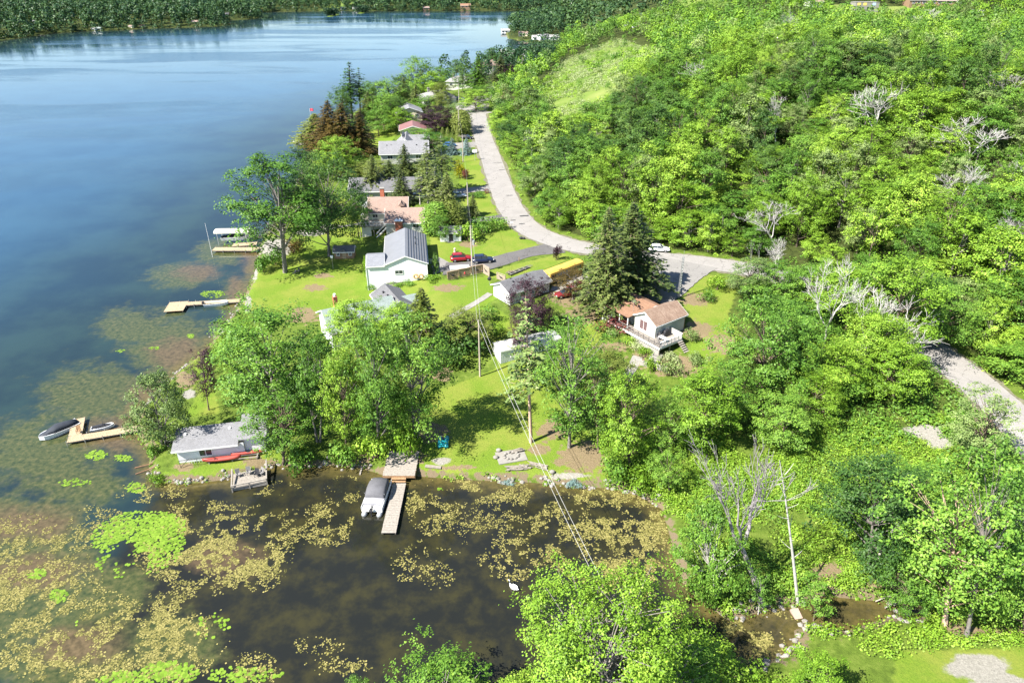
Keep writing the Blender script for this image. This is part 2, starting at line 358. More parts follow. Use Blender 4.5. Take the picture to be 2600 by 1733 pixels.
def ground():
    t=NT('ground_cover')
    n1=t.noise(.9,6,.65); n2=t.noise(.12,4,.6); n3=t.noise(5,4,.7); nn=t.math('SUBTRACT',n1,.5)
    def thr(a,k=2.2,lo=.42,hi=.62): return t.sel(t.math('ADD',t.attr(a),t.math('MULTIPLY',nn,k)),lo,hi)
    wild=t.ramp(n1,[(.25,(.040,.065,.010)),(.5,(.085,.13,.018)),(.72,(.14,.18,.035))])
    lawnc=t.mix(t.sel(n2,.40,.62),(.095,.155,.018),(.165,.18,.038)); lawnc=t.mix(t.math('MULTIPLY',t.sel(n1,.45,.75),.55),lawnc,(.075,.145,.014)); lawnc=t.mix(.35,lawnc,t.ramp(n3,[(.3,(.06,.13,.01)),(.7,(.22,.28,.03))]))
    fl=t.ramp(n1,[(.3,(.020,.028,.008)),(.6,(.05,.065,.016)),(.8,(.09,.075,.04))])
    fi=t.ramp(t.noise(.05,5,.6),[(.3,(.08,.135,.022)),(.5,(.12,.175,.035)),(.7,(.18,.21,.06))])
    di=t.ramp(n3,[(.3,(.12,.095,.05)),(.7,(.215,.165,.10))]); gr=t.ramp(n3,[(.3,(.16,.152,.13)),(.7,(.30,.285,.25))])
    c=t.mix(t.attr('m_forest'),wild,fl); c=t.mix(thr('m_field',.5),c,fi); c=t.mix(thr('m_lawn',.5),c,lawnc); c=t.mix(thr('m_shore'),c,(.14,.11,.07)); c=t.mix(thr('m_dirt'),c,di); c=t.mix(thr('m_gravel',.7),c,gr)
    t.L(c,t.b.inputs['Base Color']); t.b.inputs['Roughness'].default_value=.9; t.b.inputs['Specular IOR Level'].default_value=.1
    t.bump(t.noise(3.5,6,.8),.8,.15); return t.m
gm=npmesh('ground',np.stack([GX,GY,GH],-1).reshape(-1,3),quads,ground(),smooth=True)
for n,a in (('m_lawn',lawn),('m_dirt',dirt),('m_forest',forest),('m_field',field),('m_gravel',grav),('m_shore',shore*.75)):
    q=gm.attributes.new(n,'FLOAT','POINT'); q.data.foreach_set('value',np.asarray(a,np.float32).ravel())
tag(mobj('ground',gm),kind='structure')
# ---------------------------------------------------------------- water
wm=(GH.ravel()[quads].min(1)<.1)
fs=sdist(FAR,GX,GY)
dist=-np.maximum(E1,fs)
pond=sm(-52,-40,GX)*(1-sm(72,80,GY))
lakeb=sm(10,75,dist+18*(fbm(GX,GY,30,2)-.5))*sm(80,185,GY-.25*(GX+60))*(1-pond)
weedpx=[(60,1560,220,140),(260,1500,160,90),(100,1500,260,200),(150,1680,260,120),(430,1640,160,100),(430,880,130,110),(250,1000,180,90),(120,1150,200,120),(430,990,80,60),(450,700,90,40),(60,1350,220,120),(200,1230,150,60),(600,760,60,60),(560,640,80,40),(330,830,100,60)]
pwx,pwy=PX(GX,GY,0)
weed=np.where(GY<200,blobs(weedpx,pwx,pwy,2),0)
brownpx=[(90,1450,180,60),(200,1640,160,70),(560,1420,120,60),(450,900,90,60),(390,1010,90,60),(600,740,30,60),(640,640,40,80),(300,1100,140,60),(60,1330,170,60),(450,1000,60,60),(500,690,80,28)]
brown=np.where(GY<200,blobs(brownpx,pwx,pwy,2),0)
def water():
    t=NT('lake_water')
    n=t.noise(.30,6,.65); n2=t.noise(1.4,5,.7); na=t.noise(.06,4,.6); nn=t.math('SUBTRACT',n,.5)
    murk=t.mix(t.sel(n,.4,.7),(.012,.013,.011),(.030,.028,.012))
    c=t.mix(t.sel(t.math('ADD',t.attr('w_pond'),t.math('MULTIPLY',nn,.3)),.3,.7),t.mix(t.sel(na,.35,.65),(.010,.021,.027),(.018,.036,.033)),murk)
    wd=t.sel(t.math('ADD',t.attr('w_weed'),t.math('MULTIPLY',nn,1.3)),.35,.8)
    c=t.mix(t.math('MULTIPLY',wd,.85),c,t.ramp(n2,[(.3,(.018,.030,.012)),(.5,(.055,.065,.022)),(.7,(.11,.10,.04))]))
    bw=t.sel(t.math('ADD',t.attr('w_brown'),t.math('MULTIPLY',nn,1.2)),.35,.95)
    c=t.mix(t.math('MULTIPLY',bw,.8),c,t.ramp(n2,[(.3,(.045,.032,.018)),(.7,(.13,.09,.05))]))
    sh=t.sel(t.math('ADD',t.attr('w_shal'),t.math('MULTIPLY',nn,.8)),.3,1.)
    c=t.mix(t.math('MULTIPLY',sh,.75),c,t.ramp(n2,[(.3,(.05,.045,.012)),(.7,(.14,.11,.035))]))
    c=t.mix(t.attr('w_lake'),c,t.mix(t.sel(na,.3,.7),(.013,.046,.086),(.020,.062,.106)))
    t.L(c,t.b.inputs['Base Color']); t.b.inputs['IOR'].default_value=1.333; t.b.inputs['Specular IOR Level'].default_value=.5
    wind=t.sel(t.noise(1.,4,.55,t.scaled((.006,.018,.0)),dist=.8),.42,.62)
    t.L(t.math('ADD',t.math('MULTIPLY',t.math('MULTIPLY',wind,t.attr('w_lake')),.16),.04),t.b.inputs['Roughness'])
    rip=t.noise(1.,3,.6,t.scaled((.9,2.2,1.)))
    bp=t.new('ShaderNodeBump'); bp.inputs['Distance'].default_value=.05; t.L(rip,bp.inputs['Height'])
    t.L(t.math('ADD',t.math('MULTIPLY_ADD',t.attr('w_lake'),.10,.06),t.math('MULTIPLY',t.math('MULTIPLY',wind,t.attr('w_lake')),.55)),bp.inputs['Strength']); t.L(bp.outputs[0],t.b.inputs['Normal'])
    return t.m
wme=npmesh('lake_water',np.stack([GX,GY,GX*0],-1).reshape(-1,3),quads[wm],water())
for n,a in (('w_pond',pond),('w_lake',lakeb),('w_weed',weed),('w_brown',brown),('w_shal',np.clip(1-dist/4.5,0,1))):
    q=wme.attributes.new(n,'FLOAT','POINT'); q.data.foreach_set('value',np.asarray(a,np.float32).ravel())
tag(mobj('lake_water',wme),kind='structure')
# ---------------------------------------------------------------- roads
def pav(name,a,b,cr=.5):
    t=NT(name); c=t.ramp(t.noise(.25,6,.7),[(.3,a),(.7,b)]); c=t.mix(.3,c,t.ramp(t.noise(7,3),[(.3,tuple(x*.6 for x in a)),(.7,tuple(x*1.3 for x in b))]))
    cr_=t.new('ShaderNodeTexVoronoi',feature='DISTANCE_TO_EDGE'); cr_.inputs['Scale'].default_value=.22; dv=t.new('ShaderNodeVectorMath',operation='ADD'); t.L(t.pos(),dv.inputs[0])
    nz=t.new('ShaderNodeTexNoise'); nz.inputs['Scale'].default_value=.6; t.L(t.pos(),nz.inputs['Vector']); sc=t.new('ShaderNodeVectorMath',operation='SCALE'); t.L(nz.outputs['Color'],sc.inputs[0]); sc.inputs['Scale'].default_value=3.; t.L(sc.outputs[0],dv.inputs[1]); t.L(dv.outputs[0],cr_.inputs['Vector'])
    c=t.mix(t.math('MULTIPLY',t.sel(cr_.outputs['Distance'],.018,.004),cr),c,tuple(x*.35 for x in a))
    t.L(c,t.b.inputs['Base Color']); t.b.inputs['Roughness'].default_value=.88; t.b.inputs['Specular IOR Level'].default_value=.15; t.bump(t.noise(9,3),.4,.03); return t.m
ROADM=pav('old_asphalt',(.20,.19,.178),(.265,.25,.235)); ASPH=pav('driveway_asphalt',(.085,.082,.082),(.125,.118,.115)); CONM=pav('drive_concrete',(.17,.163,.155),(.22,.21,.195)); GRAVM=pav('gravel_drive',(.22,.205,.185),(.32,.30,.27),0)
def strip(name,line,w,mat,dz=.09,m=6,n=8,jit=.12,kind='structure'):
    c=np.array(catmull(line,n)) if n>1 else np.array(line)
    d=np.gradient(c,axis=0); d/=np.linalg.norm(d,axis=1)[:,None]; nr=np.stack([-d[:,1],d[:,0]],1)
    ww=np.interp(np.linspace(0,1,len(c)),np.linspace(0,1,len(w)),w) if hasattr(w,'__len__') else np.full(len(c),w)
    rows=[]
    for j in range(m+1):
        u=(j/m-.5); jt=(rng.random(len(c))-.5)*2*jit if j in (0,m) else 0
        p=c+nr*((u*ww+jt)[:,None]); rows.append(p)
    V=np.stack(rows,1); H=heights(V[...,0],V[...,1])+dz
    VV=np.concatenate([V,H[...,None]],-1).reshape(-1,3); a=np.arange(len(c)*(m+1)).reshape(len(c),m+1)
    q=np.stack([a[:-1,:-1],a[1:,:-1],a[1:,1:],a[:-1,1:]],-1).reshape(-1,4)
    o=mobj(name,npmesh(name,VV,q,mat,smooth=True)); 
    if kind: o['kind']=kind
    return o
g2=lambda *p:[G(*q)[:2] for q in p]
strip('road_shoulder',ROADC,7.9,M('verge_dust',(.13,.125,.08),.95,.4,2),.05,8,2,jit=.5)
strip('road',ROADC,6.6,ROADM,.10,8,2)
PATCH=M('tar_patch',(.05,.05,.05),.9,.2,3)
for q,wd,ln in (((1274,432),.5,.9),((1294,497),.5,.8),((1331,549),.9,1.1),((1303,560),.5,.6),((1325,569),.5,.7),((1255,415),.3,2.5)):
    x_,y_,_=G(*q); strip('asphalt_patch',[(x_-ln,y_-.1),(x_,y_+.05),(x_+ln,y_)],wd,PATCH,.115,2,3)
strip('asphalt_driveway',g2((1128,682),(1190,680),(1260,664),(1340,642),(1420,628)),[6.5,6.5,5.5,4.6,7],ASPH,.07)
strip('garage_pavement',g2((1100,655),(1120,672),(1135,688)),[2,4,6],CONM,.05,jit=.05)
strip('neighbour_driveway',g2((1260,477),(1215,480),(1160,487),(1090,490)),[6,4.5,4.5,6],CONM,.07)
strip('hedge_driveway',g2((1290,552),(1240,556),(1180,562),(1120,590)),[6,3.5,3.,2.6],ASPH,.06)
strip('spruce_driveway',g2((1214,364),(1180,370),(1140,378)),[6,5,5],CONM,.07)
strip('parking_apron',g2((1228,290),(1200,282),(1172,262)),[10,9,7],ROADM,.07)
strip('cottage_apron',g2((1745,666),(1715,700),(1680,740),(1650,762)),[13,9.5,8,6],CONM,.14)
strip('garden_path',g2((1146,806),(1180,785),(1222,760),(1245,745)),1.3,CONC,.06,2,jit=.05)
strip('lawn_path',g2((770,598),(820,585),(870,575),(920,567)),1.5,CONC,.06,2,jit=.1)
strip('white_house_yard',g2((1430,745),(1460,722),(1500,706)),[6,7,5],GRAVM,.05)
strip('cottage_path',g2((1620,905),(1590,960),(1560,1000)),1.6,CONC,.06,2)
# ---------------------------------------------------------------- trees
def norm(a): return a/np.maximum(np.linalg.norm(a,axis=-1,keepdims=True),1e-9)
def leafquads(C,N,s,asp=.62):
    r=rng.normal(size=C.shape); T=norm(np.cross(N,r)); B=np.cross(N,T); s=s[:,None]
    V=np.stack([C-T*s*.5,C-B*s*.5*asp,C+T*s*.5,C+B*s*.5*asp],1).reshape(-1,3)
    return V,np.arange(len(V)).reshape(-1,4)
def tubes(paths,sides=5):
    Vs=[];Fs=[];n0=0
    for pts,rad in paths:
        k=sides if rad[0]>.05 else 3
        pts=np.asarray(pts,float); d=norm(np.gradient(pts,axis=0)); up=np.array([0,0,1.]) if abs(d[0,2])<.9 else np.array([1.,0,0])
        a=norm(np.cross(d,up)); b=np.cross(d,a); an=np.linspace(0,2*np.pi,k,endpoint=False)
        ring=pts[:,None,:]+(a[:,None,:]*np.cos(an)[None,:,None]+b[:,None,:]*np.sin(an)[None,:,None])*np.asarray(rad)[:,None,None]
        n=len(pts); Vs.append(ring.reshape(-1,3)); ii=np.arange(n*k).reshape(n,k); nx_=np.roll(ii,-1,1)
        Fs.append(np.stack([ii[:-1],nx_[:-1],nx_[1:],ii[1:]],-1).reshape(-1,4)+n0); n0+=n*k
    return np.concatenate(Vs),np.concatenate(Fs)
def curve(a,b,bend,n=5):
    a=np.array(a,float);b=np.array(b,float);t=np.linspace(0,1,n)[:,None]; m=(a+b)/2+np.array(bend)
    return a*(1-t)**2+2*m*t*(1-t)+b*t*t
def decid(seed,H=14.,Wd=9.,cb=.22,ncl=60,per=130,leaf=.36,cr=.16,flat=.6,prof='round',trunkr=.22,lean=0,multi=1,open_=.0):
    """unit-ish broadleaf tree: returns crown arrays and limb arrays"""
    global rng
    rng=np.random.default_rng(seed); R=Wd/2; z0=H*cb
    t=np.clip(rng.random(ncl)**.85,0,1); t[0]=.97
    if prof=='round': pr=np.sin(np.pi*np.clip(.12+.88*t,0,1))**.55
    elif prof=='oval': pr=np.sin(np.pi*np.clip(.1+.86*t,0,1))**.8
    elif prof=='cone': pr=(1-t)**.7*.95+.08
    elif prof=='umbrella': pr=np.clip(.35+.9*t,0,1)*np.sqrt(np.clip(1.08-t**3,0,1))
    else: pr=.75+.3*rng.random(ncl)
    az=rng.random(ncl)*2*np.pi; rr=R*pr*(.3+.7*rng.random(ncl)**.5)*(1+.20*np.sin(az*3+seed)+.12*np.sin(az*5+seed*2)); t=np.clip(t+.10*rng.normal(size=ncl),0,1)
    c=np.stack([rr*np.cos(az)+lean*t*R,rr*np.sin(az),z0+(H-z0)*(.04+.90*t)],1)
    crad=Wd*cr*(.65+.7*rng.random(ncl))*(1.05-.35*t)
    n=(per*(crad/(Wd*cr))**1.6).astype(int)+8
    id_=np.repeat(np.arange(ncl),n); N=len(id_)
    # every clump is a spray: a few sub-sprays along an axis that runs outward and up
    axo=norm(np.stack([np.cos(az),np.sin(az),.35+1.1*rng.random(ncl)],1)+rng.normal(size=(ncl,3))*.25)
    sub_=rng.integers(0,7,N); key_=id_*7+sub_; off=norm(rng.normal(size=(ncl*7,3))+np.array([0,0,.3]))*(.35+.75*rng.random((ncl*7,1)))
    sc_=crad[id_][:,None]; g_=rng.normal(size=(N,3))*.24*(.6+.8*rng.random((ncl*7,1))[key_]); g_[:,2]*=.6
    C=c[id_]+sc_*(off[key_]*np.array([1,1,flat])+g_)+axo[id_]*(sc_*(.9*rng.random((ncl*7,1))[key_]-.3)); d=norm(C-c[id_])
    gl=norm(C-np.array([0,0,H*.45])); Nn=norm(gl*.5+d*.35+np.array([0,0,.6])+rng.normal(size=(N,3))*.42)
    if open_: k=rng.random(N)>open_; C,Nn,id_,key_=C[k],Nn[k],id_[k],key_[k]; N=len(id_)
    V,F=leafquads(C,Nn,leaf*(.6+.7*rng.random(N))); tint=np.clip(.5+.75*(rng.random(N)-.5)+.45*(rng.random(ncl)[id_]-.5)+.25*(rng.random(ncl*7)[key_]-.5),0,1)
    paths=[]
    for m in range(multi):
        a=seed+m*2.4; off=np.array([math.cos(a),math.sin(a),0])*(.25*(multi>1))
        top=np.array([lean*R*.6,0,H*.78])+np.array([math.cos(a),math.sin(a),0])*R*.35*(multi>1)
        pts=curve(off,top,rng.normal(size=3)*.4,8); rad_=np.linspace(trunkr/(multi**.4),.05,8); rad_[0]*=1.35; paths.append((pts,rad_))
    for i in rng.permutation(ncl)[:int(ncl*.55)]:
        tr=paths[i%multi][0]; zt=min(c[i,2]*.72,H*.7); k=int(np.argmin(abs(tr[:,2]-max(zt-.8,H*cb*.8)))); st=tr[k]
        paths.append((curve(st,c[i],(0,0,-.5+rng.random()),5),np.linspace(max(.10*trunkr/.22*(1-k/12),.045),.022,5)))
    bv,bf=tubes(paths); return (V,F,tint),(bv,bf)
def spruce(seed,H=15.,Wd=6.,cb=.10,gap=.0,leaf=.27,dens=1.7,trunkr=.17,droop=.35):
    global rng
    rng=np.random.default_rng(seed); C=[];Nn=[];paths=[([(0,0,0),(0,0,H*.5),(0,0,H)],[trunkr*1.2,trunkr*.7,.02])]; cl=[]
    z=H*cb; k=0
    while z<H*.985:
        t=(z-H*cb)/(H*(1-cb)); R=Wd/2*((1-t)**.85)*(.75+.4*rng.random())+.08
        nb=max(4,int(9*(1-t)+4)); a0=rng.random()*6.3
        for i in range(nb):
            if rng.random()<gap: continue
            a=a0+i*2*np.pi/nb+rng.normal()*.15; L=R*(.65+.45*rng.random()); n=max(3,int(L*11*dens)); u=rng.random(n)**.75
            x=u*L; w=.30*L*(1-u)*.9+.10; lat=(rng.random(n)-.5)*2*w; zz=z+x*(.12)-droop*L*u*u+rng.normal(size=n)*.07
            C.append(np.stack([x*math.cos(a)-lat*math.sin(a),x*math.sin(a)+lat*math.cos(a),zz],1))
            Nn.append(np.stack([.35*math.cos(a)+rng.normal(size=n)*.35,.35*math.sin(a)+rng.normal(size=n)*.35,np.ones(n)],1)); cl.append(np.full(n,rng.random()))
            if i%2==0: paths.append(([(0,0,z),(L*.5*math.cos(a),L*.5*math.sin(a),z-.02),(L*.9*math.cos(a),L*.9*math.sin(a),z+L*.1-droop*L*.8)],[.035,.025,.01]))
        z+=.42*(1-.45*t)*(H/15)**.5*(1.15 if gap else 1); k+=1
    C=np.concatenate(C);Nn=norm(np.concatenate(Nn));cl=np.concatenate(cl);N=len(C)
    V,F=leafquads(C,Nn,leaf*(.6+.8*rng.random(N)),.5); bv,bf=tubes(paths,5)
    return (V,F,np.clip(.5+.5*(rng.random(N)-.5)+.5*(cl-.5),0,1)),(bv,bf)
def column(seed,H=5.,Wd=1.2,n=1300,leaf=.16,rag=.12):
    global rng
    rng=np.random.default_rng(seed); t=rng.random(n); a=rng.random(n)*6.283; r=Wd/2*np.clip(np.sin(np.pi*np.clip(.12+.88*t**1.1,0,1))**.6,0,1)*(.8+.3*rng.random(n))+rag*rng.normal(size=n)*.5
    C=np.stack([r*np.cos(a),r*np.sin(a),.1+t*(H-.15)],1); Nn=norm(np.stack([np.cos(a),np.sin(a),.7+0*a],1)+rng.normal(size=(n,3))*.5)
    V,F=leafquads(C,Nn,leaf*(.6+.8*rng.random(n))); bv,bf=tubes([([(0,0,0),(0,0,H*.5),(0,0,H*.9)],[.07,.05,.01])])
    return (V,F,np.clip(rng.random(n)*.7+.15+.3*(np.sin(a*4+t*9)>0)*.5,0,1)),(bv,bf)
def bush(seed,H=1.6,Wd=2.2,n=900,leaf=.17):
    global rng
    rng=np.random.default_rng(seed); nc=12; c=np.stack([rng.normal(size=nc)*Wd*.2,rng.normal(size=nc)*Wd*.2,H*(.3+.4*rng.random(nc))],1); i=rng.integers(0,nc,n)
    d=norm(rng.normal(size=(n,3))+np.array([0,0,.4])); C=c[i]+d*np.array([Wd*.25,Wd*.25,H*.32])*(.7+.4*rng.random(n))[:,None]; C[:,2]=np.maximum(C[:,2],.05)
    V,F=leafquads(C,norm(d+rng.normal(size=(n,3))*.5),leaf*(.6+.8*rng.random(n))); bv,bf=tubes([(curve((0,0,-.1),c[k],(0,0,0),4),[.04,.03,.02,.01]) for k in range(6)])
    return (V,F,np.clip(rng.random(n)*.7+.3*(i%3)/2,0,1)),(bv,bf)
def dead(seed,H=14.,spread=.62,r0=.2,depth=5,split=.35,up=.55,nb=3,fork=.3):
    global rng
    rng=np.random.default_rng(seed); paths=[]
    def br(p,d,L,r,k):
        n=5 if k>1 else 3; pts=[p]; q=p
        for i in range(n-1):
            d=norm(d+rng.normal(size=3)*.13+np.array([0,0,.05])); q=q+d*L/(n-1); pts.append(q)
        re=r*.62; paths.append((pts,np.linspace(r,re,n)))
        if k==0: return
        for i in range(nb if k>1 else nb+1):
            f=(.45+.55*rng.random()) if i else 1.; j=min(n-1,int(f*(n-1)+.5)); nd=norm(d+rng.normal(size=3)*spread*np.array([1,1,.6])+np.array([0,0,up*.25]))
            br(pts[j],nd,L*(.55+.3*rng.random()),max(re*(.75 if i==0 else .62),.026),k-1)
    br(np.zeros(3),np.array([0,0,1.]),H*fork,r0,0); end=paths[0][0][-1]; 
    for i in range(nb): 
        a=i*6.283/nb+rng.random(); br(end,norm(np.array([math.cos(a)*split,math.sin(a)*split,1.])),H*.26,r0*.6,depth-1)
    v,f=tubes(paths); zs=v[:,2].max(); v[:,2]*=H/zs; ww=np.percentile(np.abs(v[:,:2]),98)*2
    return v,f,ww
PROTO={}
def reg(key,name,res,H,Wd,nm='trunk'):
    (V,F,t),(bv,bf)=res
    # true extents
    Hh=float(np.percentile(V[:,2],99.7)); Ww=float(np.percentile(V[:,0],98)-np.percentile(V[:,0],2))
    PROTO[key]=(name,npmesh('crown',V,F,LEAF['mid'],t),npmesh(nm,bv,bf,BARK,smooth=True),Hh,Ww)
for i in range(4): reg('maple%d'%i,'maple_tree',decid(20+i,14,10,.20,84,225,.26,.15,.75),14,10)
for i in range(2): reg('twin%d'%i,'maple_tree',decid(30+i,16,10,.28,74,230,.27,.155,multi=2,prof='oval',trunkr=.26),16,10)
for i in range(3): reg('ash%d'%i,'ash_tree',decid(40+i,15,8,.26,60,160,.25,.145,.85,'oval',.2,open_=.15,lean=.1),15,8)
for i in range(2): reg('locust%d'%i,'locust_tree',decid(50+i,15,9,.2,120,75,.22,.10,.5,'umbrella',.18),15,9)
for i in range(4): reg('wood%d'%i,'woodland_tree',decid(60+i,14,9,.18,46,210,.36,.19,.66,'round',.17),14,9)
reg('willow0','willow_tree',decid(70,9,8,.04,110,130,.24,.13,.8,'round',.16,multi=2),9,8)
reg('hero0','maple_tree',decid(77,15,17,.25,260,210,.22,.08,.8,'umbrella',.30,multi=3,open_=.08),15,17)
reg('birchl','birch_tree',decid(80,13,5,.25,36,90,.26,.17,.9,'oval',.13),13,5)
for i in range(3): reg('spruce%d'%i,'spruce_tree',spruce(90+i,15,6.8),15,6.5)
reg('sparse0','pine_tree',spruce(95,17,5.5,.3,.35,.36,.9,.16,.1),17,5.5)
reg('sparse1','pine_tree',spruce(96,17,5.,.42,.45,.36,.9,.14,.05),17,5.)
reg('bspruce','blue_spruce',spruce(97,6,3.4,.04,0,.2,1.8,.08,.2),6,3.4)
reg('cone0','cedar_tree',column(100,9,4,4200,.3,.5),9,4); reg('cone1','cedar_tree',column(101,9,4,4200,.3,.5),9,4)
reg('spire','cedar_tree',column(102),5,1.2)
for i in range(3): reg('bush%d'%i,'shrub',bush(110+i),1.6,2.2)
for i in range(4):
    v,f,w=dead(120+i,14,.55,.23,5,[.5,.35,.8,.3][i]); PROTO['dead%d'%i]=('dead_tree',None,npmesh('trunk',v,f,BARKW,smooth=True),14.,w)
v,f,w=dead(141,15,.42,.34,5,.5,.9,3,.42); PROTO['deadhero']=('dead_tree',None,npmesh('trunk',v,f,BARKG,smooth=True),15.,w)
v,f,w=dead(151,13,.5,.13,3,.15,1.,2,.6); PROTO['snag']=('dead_tree',None,npmesh('trunk',v,f,BARKW,smooth=True),13.,w)
_v=np.empty(len(PROTO['deadhero'][2].vertices)*3,np.float32); PROTO['deadhero'][2].vertices.foreach_get('co',_v); _v=_v.reshape(-1,3).mean(0); HRZ=math.pi-math.atan2(_v[1],_v[0])
def pxm(x,y,z): return F_PX/(y*CP-(z-CAMH)*SP)
def ztop(px,py,y):
    v=(866.5-py)/F_PX; t=y/(CP+v*SP); return CAMH+t*(-SP+v*CP)
TREES=0
def plant(key,x,y,z,H,Wd,label,leafk,group=None,rz=None,bark=None,tilt=None,cat='tree'):
    global TREES; TREES+=1
    nm,cm,tm,h0,w0=PROTO[key]; rz=rnd.random()*6.28 if rz is None else rz
    if nm=='shrub':
        nm='reed_tuft' if 'reeds' in label else 'hedge_bush' if 'hedge bush' in label else 'garden_plant' if ' plant' in label else 'shrub'
    elif not nm.startswith('dead'):
        nm='woodland_tree' if group and 'group of' in group else next((k.replace(' ','_')+('' if 'tree' in k or k=='sapling' else '_tree') for k in ('smoke tree','blue spruce','purple-leaved beech','cedar','spruce','pine','conifer','willow','birch','maple','sapling') if k in label),'leafy_tree').replace('purple-leaved_','')
    o=thing(nm,label,cat,(x,y,z-.15),rz,group,(Wd/w0,Wd/w0,H/h0))
    if tilt: o.rotation_euler=(Matrix.Rotation(tilt[1],3,'Y')@Matrix.Rotation(rz,3,'Z')).to_euler()
    if cm: mobj('crown',cm,o,mat=LEAF[leafk])
    t=mobj('trunk' if cat!='bush' else 'stem',tm,o,mat=bark)
    return o
def T(key,bx,by,tx,ty,w,label,leafk='mid',bark=None,tilt=None,cat='tree',rz=None,group=None):
    x,y,z=G(bx,by); zt=ztop(tx,ty,y); s=pxm(x,y,(z+zt)/2); kk=0 if key[:5] in ('spruc','spars','bspru','spire','dead0','dead1','dead2','dead3','snag','deadh') else .62
    zt=ztop(tx,ty,y+kk*.5*w/s); H=max(zt-z,.6); s=pxm(x,y,(z+zt)/2)
    if tilt is None:
        cx=(tx-1300)/F_PX*(y*CP-(zt-CAMH)*SP); lim=.07 if key[:3] in ('spr','spa','bsp','spi','con') else .24
        tilt=(0,max(-lim,min(lim,math.atan2(cx-x,H)*.8)))
    return plant(key,x,y,z,H,w/s,label,leafk,group,rz,bark,tilt,cat)
# ---------------------------------------------------------------- buildings
SHB=shingle('roof_tan_shingle',(0.210,0.142,0.116),(0.275,0.196,0.160)); SHR=shingle('roof_copper_shingle',(.20,.105,.062),(.25,.145,.09)); SHM=shingle('roof_mottled_shingle',(.155,.092,.062),(.27,.195,.145),.3,.9)
SHG=shingle('roof_grey_shingle',(0.147,0.147,0.154),(0.203,0.203,0.217)); SHD=shingle('roof_dark_shingle',(0.091,0.091,0.098),(0.137,0.137,0.143)); SHL=shingle('roof_light_shingle',(0.221,0.215,0.208),(0.286,0.280,0.273)); SHGR=shingle('roof_green_shingle',(0.167,0.203,0.189),(0.217,0.261,0.246))
SHP=shingle('roof_slate_tile',(0.150,0.156,0.176),(0.195,0.202,0.221),.34,.5,.1); MET=M('roof_grey_metal',(.195,.20,.215),.45,.08,.6,metal=.2); REDM=M('roof_red_metal',(.20,.10,.095),.5,.12,1)
SIDW=siding('siding_white',(.74,.75,.76)); SIDC=siding('siding_pale_green',(.56,.58,.50)); SIDY=siding('siding_yellow',(.66,.58,.40)); SIDB=siding('siding_brown',(.25,.16,.10)); SIDG=siding('siding_grey',(.4,.4,.38))
STONEW=shingle('stone_wall',(.22,.21,.19),(.32,.305,.28),.25,.45,.1)
def gable(th,x0,x1,y0,y1,zb,ze,zr,axis='x',o=.45,oe=None,wm=None,rm=None,t=.14,ridge=None,walls=True):
    oe=o if oe is None else oe
    if axis=='y': tr=lambda a,b,z:(b,a,z); a0,a1,b0,b1=y0,y1,x0,x1
    else: tr=lambda a,b,z:(a,b,z); a0,a1,b0,b1=x0,x1,y0,y1
    bm=(b0+b1)/2 if ridge is None else ridge
    if walls:
        m=MB(); v=[tr(a0,b0,zb),tr(a1,b0,zb),tr(a1,b1,zb),tr(a0,b1,zb),tr(a0,b0,ze),tr(a1,b0,ze),tr(a1,b1,ze),tr(a0,b1,ze),tr(a0,bm,zr),tr(a1,bm,zr)]
        m.add(v,[(0,1,5,4),(2,3,7,6),(1,2,6,9,5),(3,0,4,8,7)]); m.build('wall',wm,th)
    s1=(zr-ze)/(bm-b0); s2=(zr-ze)/(b1-bm)
    e1=(b0-o,ze-s1*o); e2=(b1+o,ze-s2*o)
    pr=[(e1[0],e1[1]+t),(bm,zr+t+.03),(e2[0],e2[1]+t),(e2[0],e2[1]+.02),(bm,zr+.02),(e1[0],e1[1]+.02)]
    r=MB().loft([[tr(a0-oe,b,z) for b,z in pr],[tr(a1+oe,b,z) for b,z in pr]]).build('roof',rm,th)
    f=MB()
    for b,z in (e1,e2):
        sg=-1 if b<bm else 1
        A=tr(a0-oe,b+sg*.03,z-.04); B=tr(a1+oe,b+sg*.03,z-.04); f.beam(A,B,.06,.2)
    for a in (a0-oe-.025,a1+oe+.025):
        f.beam(tr(a,e1[0],e1[1]+.04),tr(a,bm,zr+.04),.05,.18); f.beam(tr(a,e2[0],e2[1]+.04),tr(a,bm,zr+.04),.05,.18)
    f.build('gutter',WHITE,th)
    return r
def hip(th,x0,x1,y0,y1,zb,ze,zr,o=.5,wm=None,rm=None):
    MB().add([(x0,y0,zb),(x1,y0,zb),(x1,y1,zb),(x0,y1,zb),(x0,y0,ze),(x1,y0,ze),(x1,y1,ze),(x0,y1,ze)],[(0,1,5,4),(1,2,6,5),(2,3,7,6),(3,0,4,7)]).build('wall',wm,th)
    X0,X1,Y0,Y1=x0-o,x1+o,y0-o,y1+o; w=min(X1-X0,Y1-Y0)/2*.96
    if X1-X0>Y1-Y0: R=[(X0+w,(Y0+Y1)/2),(X1-w,(Y0+Y1)/2)]
    else: R=[((X0+X1)/2,Y0+w),((X0+X1)/2,Y1-w)]
    v=[(X0,Y0,ze-.15),(X1,Y0,ze-.15),(X1,Y1,ze-.15),(X0,Y1,ze-.15),(X0,Y0,ze),(X1,Y0,ze),(X1,Y1,ze),(X0,Y1,ze),(*R[0],zr),(*R[1],zr)]
    fs=[(0,3,2,1),(0,1,5,4),(1,2,6,5),(2,3,7,6),(3,0,4,7)]
    fs+=[(4,5,9,8),(5,6,9),(6,7,8,9),(7,4,8)] if X1-X0>Y1-Y0 else [(4,5,8),(5,6,9,8),(6,7,9),(7,4,8,9)]
    return MB().add(v,fs).build('roof',rm,th)
